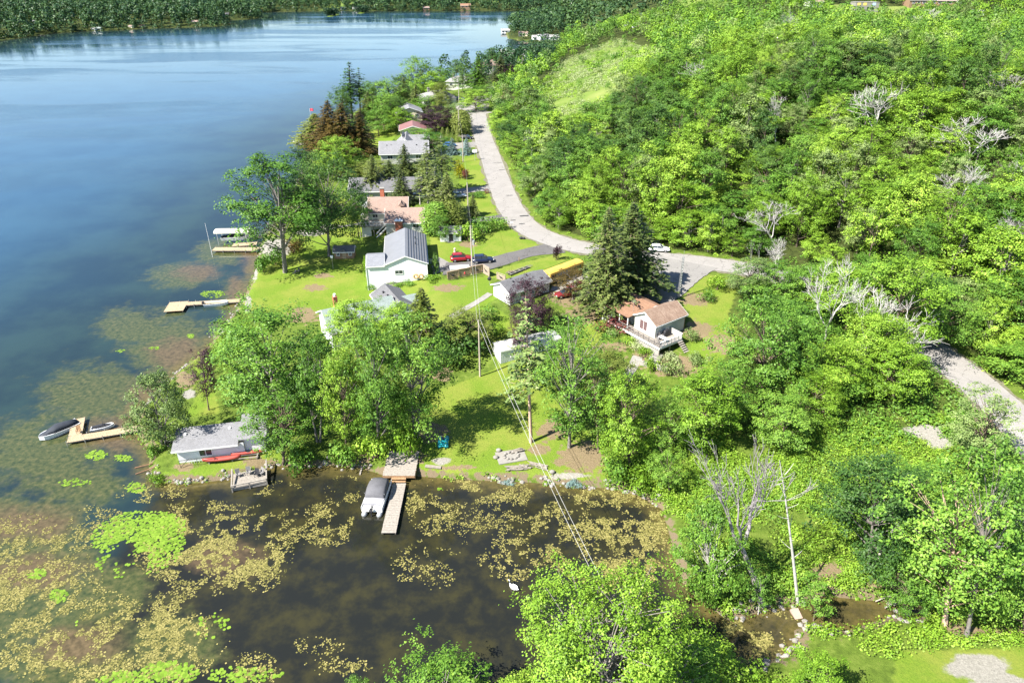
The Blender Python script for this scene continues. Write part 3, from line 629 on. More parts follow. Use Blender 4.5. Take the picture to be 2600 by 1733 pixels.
def window(th,side,u,z,w,h,off,frame=WHITE,glass=GLASS,nm='window',mull=1):
    """side S/N: wall plane y=off, u=x.  W/E: plane x=off, u=y"""
    sg={'S':-1,'N':1,'W':-1,'E':1}[side]
    def bx(m,u0,u1,z0,z1,d0,d1):
        a,b=sorted((off+sg*d0,off+sg*d1))
        if side in 'SN': m.box(u0,u1,a,b,z0,z1)
        else: m.box(a,b,u0,u1,z0,z1)
    f=MB(); t=.09
    bx(f,u-w/2-t,u+w/2+t,z-t,z,.0,.09); bx(f,u-w/2-t,u+w/2+t,z+h,z+h+t,.0,.09); bx(f,u-w/2-t,u-w/2,z,z+h,.0,.09); bx(f,u+w/2,u+w/2+t,z,z+h,.0,.09)
    for k in range(mull): c=u-w/2+w*(k+1)/(mull+1); bx(f,c-.03,c+.03,z,z+h,.0,.07)
    fo=f.build(nm,frame,th); p=MB(); bx(p,u-w/2,u+w/2,z,z+h,.005,.035); p.build('pane',glass,fo)
def door(th,side,u,z,w,h,off,mat,hand=True):
    sg={'S':-1,'N':1,'W':-1,'E':1}[side]; m=MB(); a,b=sorted((off+sg*.002,off+sg*.06))
    (m.box(u-w/2,u+w/2,a,b,z,z+h) if side in 'SN' else m.box(a,b,u-w/2,u+w/2,z,z+h)); d=m.build('door',mat,th)
    a,b=sorted((off+sg*.06,off+sg*.1)); m=MB(); (m.box(u+w*.35,u+w*.42,a,b,z+1,z+1.08) if side in 'SN' else m.box(a,b,u+w*.35,u+w*.42,z+1,z+1.08)); m.build('handle',GREYM,d)
def vent(th,x,y,z,r=.12,h=.4,mat=None,nm='roof_vent'): MB().cyl((x,y,z-.2),r,h+.2,8).box(x-r*1.5,x+r*1.5,y-r*1.5,y+r*1.5,z+h-.04,z+h).build(nm,mat or DARK,th)
# --- grey-roofed white house with the long metal roof
th=thing('white_house','white-sided house with long grey metal roof and a lower tiled wing, beside the asphalt driveway','house',(-21.2,127.9,1.6),math.radians(8))
# local: x along the front, y away from the camera.  z relative 1.6
gable(th,-4.4,4.0,0,16.4,-.4,5.35,7.0,'y',.3,.22,SIDW,MET)
gable(th,-8.1,-4.42,.01,6.6,-.8,5.3,6.3,'x',.28,.0,SIDW,SHP)
sm_=MB()
for k in range(8):
    x=.45+k*.52; zz=7.0+.17-x*(1.65/4.2)
    sm_.beam((x,-.3,zz),(x,16.7,zz),.05,.07)
sm_.build('roof_seam',DARK,th,kind='stuff')
for y in (8.3,11.6): vent(th,1.9,y,6.35,.07,.45)
window(th,'S',-1.7,3.3,1.5,.75,0,WHITE,GLASS)
window(th,'W',4.5,3.2,1.2,1.,-8.1); window(th,'E',4,3.2,1.4,1.,4.0); window(th,'E',10,3.2,1.4,1.,4.0); door(th,'E',7,1.95,.9,2,4.0,WOODB)
MB().box(-8.2,-8.08,-.12,-.02,-.8,5.1).build('downpipe',WHITE,th); MB().box(3.98,4.08,-.12,-.02,0,5.1).build('downpipe',WHITE,th)
MB().box(-4.4,2.2,-.14,-.02,1.35,1.5).box(-4.4,2.2,-.9,-.75,1.25,1.36).box(-4.3,-4.2,-.88,-.78,-.4,1.3).box(-1,-.9,-.88,-.78,-.4,1.3).box(2.1,2.2,-.88,-.78,.3,1.3).build('ledge',WOODG,th)
# side porch at the left
MB().box(-8.9,-5.6,7.0,12.5,2.3,2.45).build('porch_floor',WOODG,th)
f=MB()
for k in range(5): f.box(-8.9+k*.8,-8.8+k*.8,6.9,7.0,-.4,2.4)
f.box(-8.9,-5.6,6.9,7,2.1,2.3); f.build('porch_screen',SNOW,th)
tag(MB().cyl((0,0,0),.42,.8,14).build('heat_pump',GREYM,loc=G(986,722)),'grey round-cornered heat pump unit standing by the white house front wall','heat pump')
for i,(px,tx) in enumerate(((1057,'left of the two straw wreaths leaning on the white house wall'),(1070,'right of the two straw wreaths, nearer the corner of the white house'))):
    x,y,z=G(px,714); m=MB(); n=14
    sec=[[(math.cos(a)*(.42+.17*math.cos(b)),.17*math.sin(b),math.sin(a)*(.42+.17*math.cos(b))) for b in [j*6.283/6 for j in range(6)]] for a in [k*6.283/n for k in range(n+1)]]
    m.loft(sec,False); tag(m.build('straw_wreath',M('straw',(.42,.27,.12),.95,.35,8),loc=(x,y,z+1.1),smooth=True),tx,'wreath','straw wreaths')
# --- small white shed
th=thing('garden_shed','small white shed with grey shingle roof and black shutters, left of the round bush','shed',(-14.1,149.6,4.1),math.radians(2))
gable(th,-2.4,2.4,-1.5,1.4,-.1,2.25,3.1,'x',.25,.25,SIDW,SHD)
door(th,'S',.1,.1,.95,1.95,-1.5,DARK)
for x in (-1.35,1.55): window(th,'S',x,1.1,.5,.8,-1.5,DARK,GLASS,mull=0)
MB().box(-.7,.9,-2.3,-1.52,-.15,.06).build('step',CONC,th)
# --- brown-roofed double house
th=thing('brown_roof_house','house under two overlapping brown shingle roofs with a raised pale deck on its lake side','house',(-28,158.5,2.2),math.radians(3))
gable(th,-7.2,2.3,3.9,11.6,-.6,4.2,6.7,'x',.4,.3,SIDC,SHB); gable(th,-2.1,6.7,-3.4,3.9,-.6,4.1,6.3,'x',.4,.3,SIDC,SHB)
MB().add([(.2,3.95,5.6),(1.8,3.95,5.6),(1.0,3.95,6.6),(1.0,6.,6.6),(.2,5.6,6.0),(1.8,5.6,6.0)],[(0,1,2),(0,2,3,4),(1,5,3,2)]).build('dormer',SHB,th)
c=MB().box(-4.6,-3.6,9.4,10.3,5,8.4).build('chimney',BRICK,th); MB().box(-4.7,-3.5,9.3,10.4,8.4,8.55).build('chimney_cap',CONC,c)
c=MB().box(.2,1.9,-4.4,-3.5,-.5,4.6).build('chimney',BRICK,th); MB().box(.1,2,-4.5,-3.4,4.6,4.75).cyl((.6,-4,4.75),.18,.4,8).cyl((1.4,-4,4.75),.18,.4,8).build('chimney_cap',SNOW,c)
vent(th,.6,5.8,5.6); window(th,'S',-5.5,2.9,1.2,.9,3.9); window(th,'S',5.0,2.6,1.4,.9,-3.4); window(th,'E',0,2.2,1.5,1,6.7); window(th,'W',7,2.6,2,1.4,-7.2)
MB().box(-8.9,-2.1,-.8,3.9,2.1,2.3).box(-9.,-7.25,3.9,11,2.1,2.3).build('deck_floor',WOODG,th)
f=MB()
for k in range(9): x=-8.9+k*.85; f.box(x-.03,x+.03,-.8,-.74,2.3,3.3)
for k in range(12): y=-.8+k*1.07; f.box(-9,-8.94,y-.03,y+.03,2.3,3.3)
f.box(-9,-2.1,-.82,-.74,3.25,3.32).box(-9,-8.92,-.8,11,3.25,3.32).box(-9,-2.1,-.81,-.76,2.5,2.54); f.build('railing',SNOW,th)
for x,y in ((-8.8,-.6),(-5.5,-.6),(-2.3,-.6),(-8.8,3.5),(-8.8,7),(-8.8,10.8)): MB().box(x-.08,x+.08,y-.08,y+.08,-1.6,2.1).build('deck_post',WOODG,th)
f=MB()
for k in range(9): f.box(-4.6+k*.27,-4.3+k*.27,-1.9,-.85,-.3+k*.27,-.25+k*.27)
f.build('stair_tread',WOODG,th); MB().beam((-4.8,-1.9,.6),(-2.3,-1.9,3.1),.06,.08).beam((-4.8,-1.9,-.2),(-2.3,-1.9,2.2),.06,.2).beam((-4.8,-.85,.6),(-2.3,-.85,3.1),.06,.08).build('stair_rail',SNOW,th)
MB().box(-8.4,-6.2,-.2,-.0,-1,2.0).build('lower_wall',CREAM,th)
def umbrella(nm,label,loc,col,r=1.5,h=2.3,n=8):
    th=thing(nm,label,'umbrella',loc); m=MB()
    vs=[(0,0,h)]+[(r*math.cos(6.283*i/n),r*math.sin(6.283*i/n),h-.55) for i in range(n)]+[(0,0,h-.04)]+[(r*math.cos(6.283*i/n)*.97,r*math.sin(6.283*i/n)*.97,h-.6) for i in range(n)]
    fs=[(0,1+i,1+(i+1)%n) for i in range(n)]+[(n+1,n+2+(i+1)%n,n+2+i) for i in range(n)]+[(1+i,n+2+i,n+2+(i+1)%n,1+(i+1)%n) for i in range(n)]
    m.add(vs,fs).build('canopy',col,th); MB().cyl((0,0,0),.03,h-.1,6).build('pole',GREYM,th); MB().cyl((0,0,0),.25,.08,10).build('base',DARK,th)
RED=M('red_fabric',(.62,.06,.09),.6,.15,2)
umbrella('parasol','red parasol open on the deck of the brown-roofed house',(-35.6,163.2,4.5),RED,1.25,2.2)
th=thing('gazebo','small grey-topped gazebo canopy at the back corner of the raised deck','gazebo',(-36.1,167.3,4.5))
MB().add([(-1.5,-1.5,2.2),(1.5,-1.5,2.2),(1.5,1.5,2.2),(-1.5,1.5,2.2),(0,0,3.1),(-1.5,-1.5,2.0),(1.5,-1.5,2.0),(1.5,1.5,2.0),(-1.5,1.5,2.0)],[(0,1,4),(1,2,4),(2,3,4),(3,0,4),(5,6,1,0),(6,7,2,1),(7,8,3,2),(8,5,0,3)]).build('canopy',M('grey_canvas',(.25,.25,.27),.7,.1,2),th)
for x,y in ((-1.4,-1.4),(1.4,-1.4),(1.4,1.4),(-1.4,1.4)): MB().box(x-.04,x+.04,y-.04,y+.04,0,2.1).build('post',SNOW,th)
# --- low white house by the bus
th=thing('low_white_house','low white house with grey roof half hidden by the purple-leaved tree','house',(-1.9,116.6,4.2),math.radians(38)-math.pi/2*0)
# ridge runs away from camera towards the bus: local x along the ridge direction
# ridge from (-1.5,117.5) to (5.9,123): dir 36.6 deg
gable(th,0,9.6,-2.5,2.6,-.3,2.45,3.55,'x',.45,.35,SIDW,SHD)
window(th,'W',-.5,1.0,1.5,1.,0,WHITE,M('curtain',(.45,.40,.38),.7,.2,2)); vent(th,2.2,-.6,3.2); vent(th,2.8,.9,3.1); door(th,'S',6.5,-.2,.9,2,-2.5,WOODB); window(th,'S',3,.9,1.2,.9,-2.5)
# --- cottage with wrap-around deck
TH=math.atan2(-(105.2-101.2),24.0-21.1)   # wall direction L->C
ax=Vector((math.cos(TH),math.sin(TH),0))
# --- white boathouse cottage on the point
th=thing('boathouse','long narrow white boathouse with flat grey shingle roof on the grassy point','boathouse',(-45.0,72.9,.75),math.radians(11))
MB().add([(0,0,-.3),(8.6,0,-.3),(8.6,3.3,-.3),(0,3.3,-.3),(0,0,2.3),(8.6,0,2.3),(8.6,3.3,3.0),(0,3.3,3.0)],[(0,1,5,4),(1,2,6,5),(2,3,7,6),(3,0,4,7)]).build('wall',SIDW,th)
MB().loft([[(-.5,-.55,2.2),(-.5,3.7,3.1),(-.5,3.7,3.25),(-.5,-.55,2.36)],[(8.0,-.55,2.2),(8.0,3.7,3.1),(8.0,3.7,3.25),(8.0,-.55,2.36)]]).build('roof',SHG,th)
MB().add([(8.62,.35,-.3),(11.2,.35,-.3),(11.2,4.4,-.3),(8.62,4.4,-.3),(8.62,.35,2.75),(11.2,.35,2.75),(11.2,4.4,3.5),(8.62,4.4,3.5)],[(0,1,5,4),(1,2,6,5),(2,3,7,6),(3,0,4,7)]).build('side_wall',SIDW,th)
MB().loft([[(8.04,-.1,2.66),(8.04,4.8,3.6),(8.04,4.8,3.75),(8.04,-.1,2.82)],[(11.7,-.1,2.66),(11.7,4.8,3.6),(11.7,4.8,3.75),(11.7,-.1,2.82)]]).build('side_roof',SHG,th)
window(th,'S',3.6,.85,1.55,1.0,0,SNOW); MB().box(-.5,8.0,-.6,-.56,2.16,2.38).build('gutter',WHITE,th)
for x,y in ((.9,2.3),(6.6,2.6)): MB().box(x-.14,x+.14,y-.14,y+.14,2.7,3.2).build('roof_vent',SNOW,th)
lw=MB()
for k in range(9): lw.box(1.3+k*.33,1.33+k*.33,-.36,-.30,.0,.62)
lw.box(1.3,4.0,-.36,-.30,.62,.66).box(1.3,4.0,-.36,-.30,-.02,.02).build('window_rack',SNOW,th)
th2=thing('pipe_rail','dark pipe railing standing in front of the boathouse wall','railing',(-44.4,71.9,.75),math.radians(11))
f=MB()
for x in (0,2.2,4.4): f.cyl((x,0,-.1),.03,1.35,6)
f.beam((0,0,1.2),(4.4,0,1.2),.05).beam((4.4,0,1.2),(5.4,0,.1),.05).beam((0,0,.1),(1,.6,.9),.05); f.build('pipe',DARK,th2)
# --- green-roofed house in the trees
th=thing('green_roof_house','house with pale grey-green shingle roof and skylights, mostly hidden behind the tall maples','house',(*G(925,842)[:2],1.3),math.radians(28))
gable(th,-6.5,5.5,-3.5,5,-.5,4.0,6.2,'x',.5,.4,SIDW,SHGR); gable(th,5.5,10.5,-1,5,-.5,3.4,5.0,'x',.4,.4,SIDW,SHGR)
for x,y in ((-3.5,-1.9),(-3.2,-2.9)): MB().obox((x,y,4.95+(y+1.9)*.5+.22),(.9,.55,.14),rx=math.radians(27)).build('skylight',GLASS,th)
vent(th,-1,-.4,5.8); vent(th,2,-1.5,5.1)
c=MB().box(-4.4,-3.7,1.2,2.0,2,8.0).build('chimney',BRICK,th); MB().cyl((-4.05,1.6,8.0),.22,.45,10).build('chimney_cap',SNOW,c)
th=thing('grey_roof_outbuilding','dark grey hipped roof of a small building between the tree crowns and the lawn','house',(*G(1000,795)[:2],2.6),math.radians(-62))
gable(th,-4,4,-2.6,2.6,-.5,3.0,4.4,'x',.4,.3,SIDW,SHD); vent(th,.5,-1,4.0); vent(th,-1.5,-1.2,3.9)
th=thing('trailer_home','long pale mobile home roof between the trees, beside the tall bare trunk','mobile home',(*G(1338,888)[:2],1.7),math.radians(24))
gable(th,-5.5,5.5,-1.5,1.5,.1,2.6,2.85,'x',.1,.1,SIDW,M('white_metal_roof',(.40,.40,.385),.5,.15,1,dirt=(.35,.33,.28)))
window(th,'S',-3,1.1,1.2,.8,-1.5); window(th,'S',2,1.1,1.2,.8,-1.5); MB().box(-5.4,5.4,-1.4,1.4,-.6,.1).build('skirting',SIDG,th)
th=thing('playhouse','little brown wooden playhouse with white windows on the lawn','playhouse',(*G(877,652)[:2],1.45),math.radians(4))
gable(th,-2.2,2.2,-1.2,1.2,0,1.75,2.6,'x',.2,.2,SIDB,SHD); door(th,'S',0,.05,.8,1.5,-1.2,WOODN)
MB().add([(-.8,-1.5,1.7),(.8,-1.5,1.7),(0,-1.5,2.35),(0,-.3,2.35),(-.8,-.6,1.9),(.8,-.6,1.9)],[(0,1,2),(0,2,3,4),(1,5,3,2)]).build('porch_roof',SHD,th)
for x in (-1.35,1.35): window(th,'S',x,.8,.6,.6,-1.2)
# --- houses further up the road
def house(nm,label,px,py,z,rz,dims,zz,rm,wm,kind='hip',axis='x',chim=None):
    x,y,_=G(px,py); th=thing(nm,label,'house',(x,y,z),math.radians(rz)); w,d=dims
    (hip if kind=='hip' else gable)(th,-w/2,w/2,-d/2,d/2,-1,zz[0],zz[1],**({'o':.5} if kind=='hip' else {'axis':axis,'o':.5}),wm=wm,rm=rm)
    for u in (-w*.3,0,w*.3): window(th,'S',u,zz[0]-1.8,1.4,1.1,-d/2)
    window(th,'W',0,zz[0]-1.8,1.4,1.1,-w/2); window(th,'E',0,zz[0]-1.8,1.4,1.1,w/2)
    if chim: c=MB().box(chim[0]-.5,chim[0]+.5,chim[1]-.4,chim[1]+.4,zz[0]-1,zz[1]+1.1).build('chimney',chim[2],th); MB().box(chim[0]-.6,chim[0]+.6,chim[1]-.5,chim[1]+.5,zz[1]+1.1,zz[1]+1.2).build('chimney_cap',CONC,c)
    return th
th=thing('grey_shingle_house','big grey shingle-roofed bungalow in front of the red metal roof','house',(-36,229,4.0),math.radians(6))
gable(th,-7,8,-8,1,-1,2.6,5.3,'x',.5,.5,SIDG,SHG); gable(th,-2.5,4.5,-3,8.5,-1,2.7,5.7,'y',.5,.5,SIDG,SHG); gable(th,0,8.3,2,9,-1,2.6,5.2,'x',.5,.5,SIDG,SHG)
for u in (-4,0,5): window(th,'S',u,.7,1.6,1.1,-8)
for x,y in ((-5,-5.2),(-3.6,-5.),(4.5,-5.4)): vent(th,x,y,4.3,.12,.3)
for k in range(7): 
    pass
MB().box(-.3,.3,1.0,7.5,5.72,5.98).build('ridge_vent',DARK,th)
house('red_roof_house','house with dull red ribbed metal roof between the yellow house and the grey bungalow',1050,352,4.2,8,(9,9),(3.2,4.6),REDM,SIDY,'gable','y')
th=house('yellow_house','two-storey pale yellow house with grey roof left of the purple beech',1040,318,3.2,12,(9.5,9),(6.2,8.0),SHG,SIDY,'gable','y')
house('hip_roof_house','light grey hip-roofed house nearest the parked blue cars',1110,262,3.5,20,(15,12),(3.0,5.6),SHL,SIDC,'hip',chim=(-3.5,1,CONC))
house('chimney_bungalow','grey hip-roofed bungalow with a pale chimney beyond the hip-roofed house',1172,223,4.,-8,(14,11),(3.0,5.2),SHL,SIDC,'hip',chim=(-4,0,CONC))
house('tan_roof_house','tan-roofed house behind the dark pines near the road bend',1243,192,4,10,(14,12),(3.4,6.4),SHB,SIDC,'hip')
house('far_grey_house','far grey-roofed house with a pointed gable beside the water',1300,167,4,0,(16,12),(3.4,6.8),SHL,SIDC,'gable','x')
house('hidden_dark_house','dark grey roof showing in pieces behind the row of spruces',985,505,3.0,3,(19,9),(3.0,5.2),SHD,SIDG,'gable','x')
# --- far cottages round the lake (small in the picture)
FARH=[(48,58,8,'grey-brown roofed house among the trees at the far left shore',SHB,SIDC),(95,60,8,'white far cottage beside the yellow-green tree at the left',SHL,SIDW),(240,78,6,'small white boathouse on the left far shore',SHL,SIDW),(252,77,6,'pale blue-green hut just right of the small white boathouse',SHGR,SIDC),
 (334,72,6,'tan waterside cottage on the far shore, left of the white boat',SHB,SIDY),(362,71,6,'small pinkish shed on the far shore by the white boat',SHR,SIDY),(497,62,9,'brown-roofed lodge close to the tip of the wooded point',SHB,SIDB),(575,42,9,'dark roofed house beyond the tip of the wooded point',SHD,SIDB),
 (872,26,9,'white house in the clearing across the lake, left of the little island',SHL,SIDW),(902,25,9,'white house across the lake directly behind the second island',SHL,SIDW),(1082,27,12,'brown cottage on the far shore near mid picture',SHB,SIDB),(1182,26,20,'large red-brown house on the far shore straight across the lake',SHR,SIDB),
 (1283,84,8,'white waterfront house at the tip of the right-hand peninsula',SHL,SIDW),(1328,92,8,'tan boathouse on the peninsula shore',SHB,SIDY),(1362,100,7,'white boathouse in the row on the peninsula shore',SHL,SIDW),(1379,101,9,'grey and white boathouse second in the peninsula row',SHG,SIDW),(1407,101,8,'white cottage at the right end of the peninsula row',SHL,SIDW),
 (1590,64,12,'white house with pale roof in the mid-distance trees',SHL,SIDW),(1615,68,9,'red-roofed building next to the mid-distance white house',SHR,SIDW),(1628,66,8,'orange-red roof at the right of the mid-distance houses',SHR,SIDB),(1483,14,14,'white house near the narrow end of the lake',SHL,SIDW),(1455,13,12,'low white house left of the narrow inlet end',SHL,SIDW),
 (2065,16,16,'tan-roofed house at the left of the bare building site',SHB,SIDC),(2480,38,10,'pale blue-roofed house among the trees on the upper right',SHL,SIDW)]
for i in range(26): 
    FARH.append((30+rnd.random()*560,3+rnd.random()*22,9,None,[SHL,SHB,SHD][i%3],[SIDW,SIDW,SIDC][i%3]))
for i,(px,py,w,lab,rm,wm) in enumerate(FARH):
    w=w*(.72 if py<80 and i!=11 else 1 if i!=11 else .7); x,y,z=G(px,py-(2. if py<80 and px<1200 else 0)); g=None if lab else 'village houses scattered in the far woods'
    th=thing('far_house',lab or 'small pale house scattered among the woods beyond the left far shore','house',(x,y,z),rnd.uniform(-.5,.5),g)
    e=min(3.3,w*.32) if i!=11 else 5.; gable(th,-w/2,w/2,-w*.35,w*.35,-2,e,e+w*.16,'x',.4,.4,wm,rm); 
    if lab: 
        for u in (-w*.28,w*.1): window(th,'S',u,e-1.7,w*.14,1.1,-w*.35,DARK)
th=thing('unfinished_house','concrete house shell with blue-grey sheets on a bare building site on the hill','building site',(*G(2192,26)[:2],G(2192,26)[2]),.0)
wm=MB().add([(-9,-5,-2),(9,-5,-2),(9,5,-2),(-9,5,-2),(-9,-5,5.5),(9,-5,5.5),(9,5,5.5),(-9,5,5.5)],[(0,1,5,4),(1,2,6,5),(2,3,7,6),(3,0,4,7)]).build('wall',CONC,th)
MB().box(-9.2,9.2,-5.2,5.2,5.5,5.7).build('slab',CONC,th)
for u in (-6,-3,1,4.5): window(th,'S',u,.8,1.5,1.5,-5,DARK)
for u in (-6.5,-2,5): MB().box(u-1.3,u+1.3,-5.1,-5.02,3.4,5.3).build('panel',M('yellow_sheathing',(.6,.45,.12),.7,.1,1) if u<0 else M('blue_sheathing',(.35,.45,.6),.7,.1,1),th)
th=thing('brick_lodge','long brown-roofed brick house with white railings on the far hill, top right','house',(*G(2355,13)[:2],G(2355,13)[2]),.0)
gable(th,-17,4,-5,6,-2,4,7.5,'x',.6,.6,SIDB,SHB); gable(th,4,19,-6,5,-2,3.6,6.8,'x',.6,.6,SIDB,SHB)
for u in range(-14,18,4): window(th,'S',u,1.3,2.0,1.5,-5.0 if u<4 else -6,SNOW)
MB().box(-10,14,-8.4,-6.05,-.4,-.1).build('deck_floor',WOODG,th); MB().box(-10,14,-8.5,-8.4,-.1,.8).build('railing',WOODB,th)
MB().box(20,24,-4,1,-2,2.5).build('garage',SIDW,th)
# --- cottage with wrap-around deck: local x along the gable wall (left -> front corner), local y away along the ridge
ck=math.atan2(101.2-105.2,24.-21.1)          # -54 deg
th=thing('deck_cottage','pale cottage with brown shingle roof and railed corner deck, right of the tall spruces','cottage',(21.2,105.1,4.6),ck)
# local frame: x -> (cos,sin) towards the viewer corner, y -> left-hand normal (away to the upper right)
W1=4.9; D1=7.2
gable(th,0,W1,0,D1,-2.2,2.45,3.85,'y',.35,.35,M('stucco_pale',(.50,.51,.455),.8,.08,1.),SHM)
gable(th,-6.2,0,1.2,6.2,-.6,2.3,2.75,'x',.35,.3,CREAM,SHR,ridge=4.9)
hip_=MB().add([(-6.2,-1.6,2.32),(0.0,-1.6,2.32),(0.0,1.0,2.62),(-6.2,1.0,2.62),(-6.2,-1.6,2.2),(0,-1.6,2.2),(0,1.0,2.5),(-6.2,1.0,2.5)],[(0,1,2,3),(4,7,6,5),(0,4,5,1),(3,2,6,7),(0,3,7,4),(1,5,6,2)]).build('porch_roof',SHR,th)
for x in (-6.0,-4.1,-2.2,-.2): MB().box(x-.07,x+.07,-1.5,-1.36,-.6,2.2).build('porch_post',WHITE,th)
# patio door with curtains
window(th,'S',2.2,.45,1.7,1.75,0,SNOW,M('drawn_curtain',(.12,.075,.075),.7,.3,3),'patio_door')
vent(th,-2.5,3.3,2.65); MB().cyl((W1+.02,D1+.05,-2),.05,4.3,8).build('downpipe',WOODB,th)
MB().box(-3.2,-.9,-1.3,-1.24,0,.7).build('porch_board',WOODB,th)
dk=MB(); n=0
DX=-1.0; 
# deck: strip along the gable wall (y -1.9..0) and a wider bay along the right wall (x W1..W1+2.9, y -1.9..3.6)
for k in range(22):
    u=-1.9+k*.25
    if u<-.05: dk.box(-6.,W1+2.9,u,u+.235,-.12,0)
    elif u<3.5: dk.box(W1+.02,W1+2.9,u,u+.235,-.12,0)
o=dk.build('deck_boards',WOODG,th,kind='stuff')
MB().box(-6.,W1+2.9,-1.95,-1.91,-.36,0).box(W1+2.91,W1+2.95,-1.95,3.6,-.36,0).build('deck_skirt',WHITE,th)
def rail(th,p,q,z,h=.95,n=8,mat=WOODG,name='railing'):
    m=MB(); p=Vector(p);q=Vector(q)
    for k in range(n+1):
        c=p+(q-p)*k/n; m.box(c.x-.045,c.x+.045,c.y-.045,c.y+.045,z,z+h)
    for zz,w in ((h,.12),(h*.55,.05),(.18,.05)): m.beam((p.x,p.y,z+zz),(q.x,q.y,z+zz),w,.05)
    return m.build(name,mat,th)
rail(th,(-4.6,-1.85),(W1+2.85,-1.85),0,n=10,mat=M('railing_taupe',(.14,.125,.12),.7,.15,3)); rail(th,(W1+2.85,-1.8),(W1+2.85,3.5),0,n=6,mat=SNOW)
MB().box(W1+.1,W1+2.85,3.5,3.56,0,1.0).box(W1+.1,W1+2.9,3.44,3.64,1.0,1.06).build('privacy_panel',M('panel_grey',(.34,.33,.31),.7,.1,2),th)
MB().box(1.0,W1+2.6,-1.6,-1.3,-2.6,-.36).build('foundation',STONEW,th)
for x,y in ((W1+2.7,-1.7),(W1+2.7,.9),(W1+2.7,3.4)): MB().box(x-.08,x+.08,y-.08,y+.08,-2.4,-.3).build('deck_post',WOODG,th)
for k in range(7): MB().box(W1+2.97+k*.3,W1+3.25+k*.3,2.4,3.5,-.3-k*.24,-.25-k*.24).build('step',WOODG,th)
def loc(th,x,y,z): m=Matrix.Translation(th.location)@Matrix.Rotation(th.rotation_euler[2],4,'Z'); return tuple(m@Vector((x,y,z)))
def chair(label,p,rz,mat=SNOW,group=None,kind='patio_chair'):
    t=thing(kind,label,'chair',p,rz,group); MB().box(-.27,.27,-.25,.25,.38,.43).build('seat',mat,t); MB().obox((0,.29,.72),(.54,.05,.7),rx=-.25).build('backrest',mat,t)
    m=MB()
    for x in (-.25,.25):
        for y in (-.22,.24): m.box(x-.025,x+.025,y-.025,y+.025,0,.38)
        m.box(x-.03,x+.03,-.24,.28,.6,.64).box(x-.025,x+.025,-.24,-.19,.43,.6)
    m.build('frame',mat,t); return t
PCH=M('chair_grey',(.2,.19,.185),.6,.1,3)
chair('grey patio chair nearest the patio door corner on the cottage deck',loc(th,W1+.7,.1,0),ck+1.9,PCH); chair('grey patio chair next to the black barbecue on the cottage deck',loc(th,W1+.6,.95,0),ck+1.6,PCH)
chair('pale lounge chair with patterned cushion at the front of the cottage deck',loc(th,W1+1.9,-.9,0),ck+2.6,PCH)
b=thing('barbecue','black covered barbecue against the cottage wall on the deck','barbecue',loc(th,W1+.6,2.1,0),ck+1.57)
MB().loft([[(-.62,-.3,.05),(.62,-.3,.05),(.62,.3,.05),(-.62,.3,.05)],[(-.6,-.3,.9),(.6,-.3,.9),(.6,.3,.9),(-.6,.3,.9)],[(-.42,-.2,1.2),(.42,-.2,1.2),(.42,.2,1.2),(-.42,.2,1.2)]]).build('cover',DARK,b); MB().box(-.5,.5,-.25,.25,0,.05).build('base',DARK,b)
t=thing('glass_table','low glass patio table on the cottage deck','table',loc(th,W1+1.6,.3,0),ck); MB().box(-.75,.75,-.4,.4,.68,.72).build('tabletop',SNOW,t); m=MB()
for x in (-.7,.7):
    for y in (-.35,.35): m.box(x-.03,x+.03,y-.03,y+.03,0,.68)
m.build('frame',GREYM,t)
# antenna tower
x,y,z=G(1722,757); t=thing('antenna_tower','tall slender lattice antenna tower rising behind the cottage','tower',(x,y,z),.3)
Ht=ztop(1733,652,y)-z; m=MB(); R_=.22
cs=[(R_*math.cos(a),R_*math.sin(a)) for a in (0,2.094,4.188)]
for c in cs: m.beam((*c,0),(c[0]*.8,c[1]*.8,Ht),.06,.06)
m.build('leg',GREYM,t); m=MB(); k=0
while k*.55<Ht-.3:
    for i in range(3): a=cs[i];b=cs[(i+1)%3]; m.beam((*a,k*.55),(*b,k*.55+.5),.035).beam((*b,k*.55+.5),(*a,k*.55+.5),.035)
    k+=1
m.build('lattice',GREYM,t); MB().cyl((0,0,Ht),.03,1.2,6).build('mast',GREYM,t)
t=thing('television_aerial','thin television aerial mast standing on the copper-coloured porch roof','antenna',loc(th,-.9,.4,2.6)); m=MB().cyl((0,0,0),.025,2.2,6)
m.build('mast',GREYM,t); m=MB()
for k in range(5): m.beam((-.5+k*.05,0,1.6+k*.13),(.5-k*.05,0,1.6+k*.13),.02)
m.build('element',GREYM,t)
